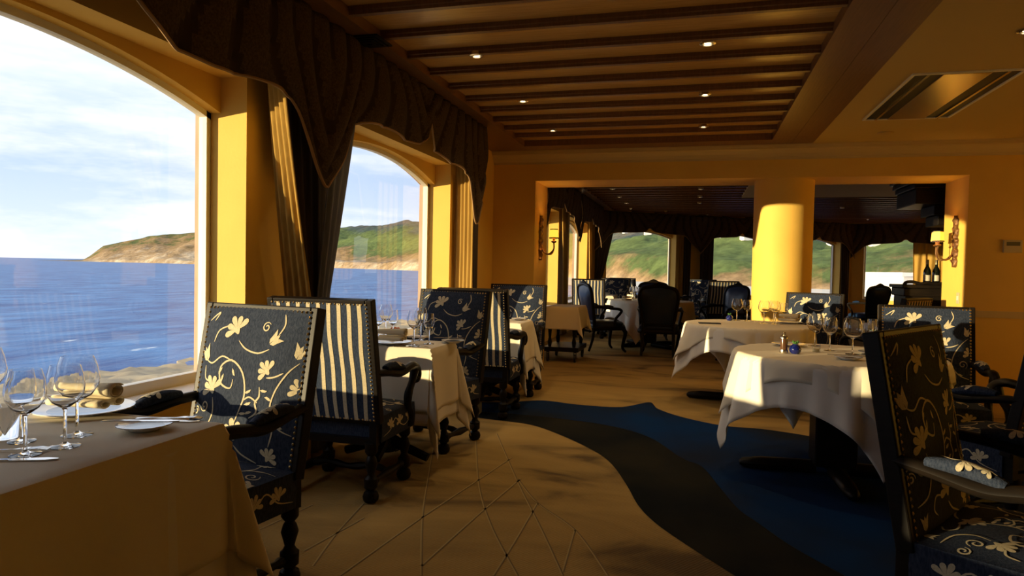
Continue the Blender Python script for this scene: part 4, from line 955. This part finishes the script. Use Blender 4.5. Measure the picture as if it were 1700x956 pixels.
# far room table
for k in range(8):
    a = k*2*math.pi/8+.3; glass(('red', 'big')[k % 2], TBX+.30*math.cos(a), TBY+.30*math.sin(a), TT, 'wine glass on the far room table', 'glasses on the far room table')
for k in range(4):
    a = k*math.pi/2+R(45); napkin(TBX+.48*math.cos(a), TBY+.48*math.sin(a), TT, a, 'folded white napkin on the far room table', 'napkins on the far room table', .14)
# ------------------------------------------------------------------ bar and sideboard
def bar():
    x0, x1, y0, y1 = 2.40, 4.4, 9.15, 9.75; zt = 1.14
    e = tag(empty('bar_counter', ((x0+x1)/2, (y0+y1)/2, 0)), 'black wooden bar counter behind the right pier', 'bar'); w, d = x1-x0, y1-y0
    mb = MB(); mb.b2((-w/2+.05, -d/2+.05, 0), (w/2, d/2-.05, zt-.14)); mb.build('body', DKWOOD, e)
    mb = MB(); mb.b2((-w/2, -d/2, zt-.04), (w/2, d/2, zt)); mb.build('top', DKWOOD, e, bevel=.008)
    mb = MB(); mb.b2((-w/2+.025, -d/2+.025, zt-.14), (w/2, d/2-.025, zt-.04)); mb.build('moulding', DKWOOD, e, bevel=.012)
    for k in range(4):
        mb = MB(); xx = -w/2+.12+k*.42; mb.b2((xx, -d/2+.035, .12), (xx+.34, -d/2+.0498, zt-.2)); mb.build('panel', DKWOOD, e, bevel=.006)
    mb = MB(); mb.tube(catmull([(-w/2+.02, -d/2+.02, zt), (-w/2+.05, -d/2+.02, zt+.03), (-w/2+.12, -d/2+.02, zt+.035), (-w/2+.2, -d/2+.02, zt+.015), (-w/2+.3, -d/2+.02, zt+.03), (-w/2+.45, -d/2+.02, zt+.02), (w/2, -d/2+.02, zt+.02)], 5), .02, 8); mb.build('carved_rail', DKWOOD, e, True)
    # canopy on a post
    c_ = tag(empty('bar_canopy', (3.4, 9.45, 0)), 'black canopy with stepped moulding above the bar counter', 'canopy')
    cw0, cw1 = -1.0, 1.0
    for i, (dx, z0, z1) in enumerate(((0, 2.40, 2.46), (.03, 2.34, 2.40), (.06, 2.28, 2.34), (.08, 2.10, 2.28), (.32, 1.98, 2.10), (.37, 1.86, 1.98))):
        mb = MB(); mb.b2((cw0+dx, -.45+dx*.6, z0), (cw1, .45-dx*.6, z1)); mb.build('moulding', DKWOOD, c_, bevel=.01)
    mb = MB(); mb.b2((.30, -.08, zt+.002), (.44, .08, 1.86)); mb.build('post', DKWOOD, c_)
    mb = MB(); mb.b2((-.6, -.3, 2.46), (.9, .3, CEIL)); mb.build('ceiling_block', DKWOOD, c_)
    GB = mat('dark_bottle_glass', (.006, .009, .006), .08, coat=1.); LB = mat('bottle_label', (.55, .50, .40), .6); FO = mat('bottle_foil', (.25, .2, .12), .35, metal=.8)
    for k, (xx, yy) in enumerate(((2.72, 9.36), (2.83, 9.40))):
        b = tag(empty('wine_bottle', (xx, yy, zt+.001)), ('left' if k == 0 else 'right')+' dark wine bottle of the pair on the bar counter', 'bottle', 'bottles on the bar')
        mb = MB(); mb.lathe([(.040, 0), (.042, .01), (.042, .15), (.036, .185), (.016, .23), (.0145, .29)], n=20); mb.build('body', GB, b, True)
        mb = MB(); mb.lathe([(.0155, .24), (.0158, .305), (.014, .308)], n=16); mb.build('foil', FO, b, True)
        mb = MB(); mb.lathe([(.0426, .05), (.0426, .12)], n=20, cap=False); mb.build('bottle_label', LB, b, True)
bar()
def sideboard():
    e = tag(empty('sideboard', (3.12, 6.3, 0)), 'dark carved sideboard standing at the right picture edge', 'sideboard'); w, d, h = .85, .5, 1.16
    mb = MB(); mb.b2((-w/2+.04, -d/2+.03, .08), (w/2-.04, d/2, h-.10)); mb.build('body', DKWOOD, e)
    mb = MB(); mb.b2((-w/2, -d/2, h-.04), (w/2, d/2, h)); mb.build('top', DKWOOD, e, bevel=.008)
    mb = MB(); mb.b2((-w/2+.02, -d/2+.015, h-.10), (w/2-.02, d/2, h-.04)); mb.build('moulding', DKWOOD, e, bevel=.012)
    for sx in (-1, 1):
        mb = MB(); mb.b2((sx*.19-.17, -d/2+.012, .14), (sx*.19+.17, -d/2+.0298, h-.16)); dr = mb.build('door', DKWOOD, e, bevel=.006)
        mb = MB(); mb.lathe([(.006, 0), (.014, .01), (.0, .016)], (0, 0, 0), 10); k = mb.build('knob', BRASS, dr, True); k.location = (sx*.05, -d/2+.012, .62); k.rotation_euler = (math.pi/2, 0, 0)
    mb = MB(); mb.b2((-w/2+.02, -d/2+.02, 0), (w/2-.02, d/2, .08)); mb.build('plinth', DKWOOD, e)
sideboard()
# ------------------------------------------------------------------ outdoors: sea, shore, hills
SEA = -9.0
def outdoors():
    m = bpy.data.materials.new('sea_water'); m.use_nodes = True; nt = m.node_tree; N = nt.nodes.new; L = nt.links.new
    b = nt.nodes['Principled BSDF']; b.inputs['Base Color'].default_value = (.03, .14, .42, 1); b.inputs['Roughness'].default_value = .42; b.inputs['Specular IOR Level'].default_value = .2
    tc = N('ShaderNodeTexCoord'); mp = N('ShaderNodeMapping'); mp.inputs['Scale'].default_value = (1, .45, 1); mp.inputs['Rotation'].default_value = (0, 0, R(-30)); L(tc.outputs['Object'], mp.inputs[0])
    n1 = N('ShaderNodeTexNoise'); n1.inputs['Scale'].default_value = .16; n1.inputs['Detail'].default_value = 8; n1.inputs['Roughness'].default_value = .62; L(mp.outputs[0], n1.inputs['Vector'])
    bp = N('ShaderNodeBump'); bp.inputs['Strength'].default_value = 1.0; bp.inputs['Distance'].default_value = 1.6; L(n1.outputs['Fac'], bp.inputs['Height']); L(bp.outputs[0], b.inputs['Normal'])
    cr = N('ShaderNodeValToRGB'); e = cr.color_ramp.elements; e[0].position = .35; e[0].color = (.006, .055, .23, 1); e[1].position = .64; e[1].color = (.06, .20, .46, 1); L(n1.outputs['Fac'], cr.inputs[0])
    foam = N('ShaderNodeTexNoise'); foam.inputs['Scale'].default_value = .35; foam.inputs['Detail'].default_value = 6; L(mp.outputs[0], foam.inputs['Vector'])
    fr = N('ShaderNodeValToRGB'); fr.color_ramp.elements[0].position = .70; fr.color_ramp.elements[1].position = .76; L(foam.outputs['Fac'], fr.inputs[0])
    mx = N('ShaderNodeMixRGB'); L(fr.outputs[0], mx.inputs[0]); L(cr.outputs[0], mx.inputs[1]); mx.inputs[2].default_value = (.7, .75, .8, 1); L(mx.outputs[0], b.inputs['Base Color'])
    mb = MB(); mb.add([(-20000, -20000, SEA), (20000, -20000, SEA), (20000, 20000, SEA), (-20000, 20000, SEA)], [(0, 1, 2, 3)]); o = mb.build('sea', m); struct(o)
    # shore beside the building
    def h(x, y): return mnoise.fractal(Vector((x*.12, y*.12, 3.1)), 1, 2, 5)
    def fn(u, v):
        y = -60+240*u; xs = -51+3.2*math.sin(y*.11)+1.5*math.sin(y*.37+1)+2.5*h(0, y)
        x = -3.2+(xs+3.2)*v
        z = SEA+.0+ (3.2*(1-v)**1.0)+.55*h(x*3, y*3)*(.25+.75*min(1, v*2))
        if v > .985: z = SEA-.5
        return (x, y, z)
    mb = MB(); mb.grid(fn, 220, 60); o = mb.build('shore', mat('sandy_rock', (.42, .33, .20), .9, noise=(.5, S1), col2=(.26, .21, .14), bump=(4, .8, S1)), None, True); struct(o)
    # hills round the bay: polar height field, azimuth given by photo column
    crest = [(-200, 431), (100, 432), (138, 431), (150, 424), (172, 407), (200, 401), (262, 391), (320, 386), (450, 380), (565, 377), (690, 371), (850, 352), (985, 330), (1200, 315), (1500, 318), (1800, 330)]
    shore_d = [(-200, 3400), (140, 3000), (320, 2500), (565, 1700), (690, 1350), (985, 640), (1115, 520), (1300, 470), (1500, 430), (1800, 420)]
    depth = [(-200, 500), (140, 250), (320, 700), (565, 800), (985, 900), (1800, 900)]
    m = bpy.data.materials.new('hillside'); m.use_nodes = True; nt = m.node_tree; N = nt.nodes.new; L = nt.links.new; b = nt.nodes['Principled BSDF']; b.inputs['Roughness'].default_value = .95; b.inputs['Specular IOR Level'].default_value = .05
    at = N('ShaderNodeAttribute'); at.attribute_name = 'rise'
    tc = N('ShaderNodeTexCoord'); n1 = N('ShaderNodeTexNoise'); n1.inputs['Scale'].default_value = .012; n1.inputs['Detail'].default_value = 9; n1.inputs['Roughness'].default_value = .7; L(tc.outputs['Object'], n1.inputs['Vector'])
    ad = N('ShaderNodeMath'); ad.operation = 'MULTIPLY_ADD'; L(n1.outputs['Fac'], ad.inputs[0]); ad.inputs[1].default_value = .50; L(at.outputs['Fac'], ad.inputs[2])
    cr = N('ShaderNodeValToRGB'); e = cr.color_ramp.elements
    e[0].position = .20; e[0].color = (.62, .52, .38, 1); e[1].position = 1.0; e[1].color = (.09, .10, .13, 1)  # bluish top stop: distance haze put into the slope colour
    for p, c_ in ((.30, (.40, .28, .16)), (.38, (.30, .20, .10)), (.44, (.10, .14, .05)), (.56, (.16, .21, .07)), (.66, (.11, .15, .06)), (.74, (.08, .11, .10)), (.84, (.17, .15, .12))):
        k = e.new(p); k.color = (*c_, 1)
    L(ad.outputs[0], cr.inputs[0])
    n2 = N('ShaderNodeTexNoise'); n2.inputs['Scale'].default_value = .09; n2.inputs['Detail'].default_value = 8; n2.inputs['Roughness'].default_value = .75; L(tc.outputs['Object'], n2.inputs['Vector'])
    r2 = N('ShaderNodeValToRGB'); r2.color_ramp.elements[0].position = .3; r2.color_ramp.elements[0].color = (.45, .45, .45, 1); r2.color_ramp.elements[1].position = .7; r2.color_ramp.elements[1].color = (1.5, 1.5, 1.4, 1); L(n2.outputs['Fac'], r2.inputs[0])
    mu = N('ShaderNodeMixRGB'); mu.blend_type = 'MULTIPLY'; mu.inputs[0].default_value = 1; r2.color_ramp.elements[0].color = (.36, .37, .40, 1); r2.color_ramp.elements[1].color = (1.15, 1.15, 1.15, 1); L(cr.outputs[0], mu.inputs[1]); L(r2.outputs[0], mu.inputs[2]); L(mu.outputs[0], b.inputs['Base Color'])
    nu, nv = 420, 60; mb = MB(); rise = []
    def hp(px_, t):
        d = ray(px_, 440); a = Vector((d.x, d.y)); a.normalize(); sd = interp(shore_d, px_); dp = interp(depth, px_); r = sd+dp*t
        k = fw.to_2d().dot(a)
        topang = (CY-interp(crest, px_)+0)  # pixels above image centre line
        rc = sd+dp; dd = ray(px_, interp(crest, px_)); hz = CAMH+dd.z/math.hypot(dd.x, dd.y)*rc-SEA
        s = t*t*(3-2*t)*.65+.35*t
        cliff = .10*min(1, t/.05) if px_ > 120 else 0
        z = hz*(cliff+(1-cliff)*s)
        nz = mnoise.fractal(Vector((a.x*r*.006, a.y*r*.006, 1.7)), 1, 2, 7)
        z += nz*hz*.16*min(1, t*6)*(1 if t < .97 else .3)
        return Vector((a.x*r, a.y*r, SEA-.4+max(0, z))), z/max(hz, 1)
    for j in range(nv+1):
        for i in range(nu+1):
            p, rr = hp(60+1800*i/nu, (j/nv)**1.3); mb.v.append(tuple(p)); pxx = 60+1800*i/nu; rise.append((j/nv)**1.3*interp([(0, .16), (400, .22), (560, .50), (800, .9), (1000, 1.05)], pxx)+interp([(800, 0), (1000, .14)], pxx)*min(1, j/4))
    for j in range(nv):
        for i in range(nu): a = j*(nu+1)+i; mb.f.append((a, a+1, a+nu+2, a+nu+1)); mb.m.append(0)
    o = mb.build('hills', m, None, True); o.data.attributes.new('rise', 'FLOAT', 'POINT').data.foreach_set('value', rise); struct(o)
    # pale beach below the far hills
    mb = MB(); mb.grid(lambda u, v: (lambda d, r: (d.x*r, d.y*r, SEA+.3+.6*v))((lambda q: Vector((q.x, q.y)).normalized())(ray(930+700*u, 440)), (interp(shore_d, 930+700*u)+25)*(.55+.47*v)), 40, 6)
    struct(mb.build('beach', mat('pale_sand', (.72, .66, .56), .9, noise=(.05, S1), col2=(.60, .52, .40))))
    # houses on the slope
    HW = mat('house_white', (.80, .76, .70), .8); HR = mat('house_roof', (.38, .17, .09), .8); HG = mat('house_window', (.05, .06, .08), .3)
    spots = [(1018, 385, .8), (1032, 383, .8), (1040, 386, .78), (1074, 388, .75), (1186, 392, .78), (1196, 396, .72), (1210, 402, .66), (1228, 404, .68), (1240, 396, .7), (1362, 394, .72), (1382, 404, .68), (1455, 405, .66)]
    rnd = random.Random(4)
    for i, (px_, py_, t) in enumerate(spots):
        best = min((k/200 for k in range(30, 200)), key=lambda t_: abs((lambda p: (CY-F_PX*((p-CAM).dot(up)/(p-CAM).dot(fw))))(hp(px_, t_)[0])-py_))
        p = hp(px_, best)[0]; w, d, hh = 8+4*rnd.random(), 7, 5+2*rnd.random()
        e = tag(empty('hillside_house', (p.x, p.y, p.z-2), rnd.random()*.8), 'tiny white house with tiled roof high on the far hillside', 'house', 'houses on the hillside')
        mb = MB(); mb.b2((-w/2, -d/2, 0), (w/2, d/2, hh)); mb.build('wall', HW, e)
        mb = MB(); mb.add([(-w/2-.5, -d/2-.5, hh), (w/2+.5, -d/2-.5, hh), (w/2+.5, d/2+.5, hh), (-w/2-.5, d/2+.5, hh), (-w/2-.5, 0, hh+2.2), (w/2+.5, 0, hh+2.2)], [(0, 1, 5, 4), (2, 3, 4, 5), (0, 4, 3), (1, 2, 5), (0, 3, 2, 1)]); mb.build('roof', HR, e)
    # pale annex outside the right-hand far window
    p = atZ(1478, 470, .2); d = ray(1475, 455); d2 = Vector((d.x, d.y)).normalized()*42
    e = tag(empty('white_annex', (d2.x, d2.y, -4), .3), 'white flat-roofed annex outside the rightmost far window', 'building')
    mb = MB(); mb.b2((-.4, -2, 0), (5, 4, 5.2)); mb.build('wall', HW, e); mb = MB(); mb.b2((-.6, -2.2, 5.2), (5.2, 4.2, 5.4)); mb.build('roof_slab', HW, e)
outdoors()
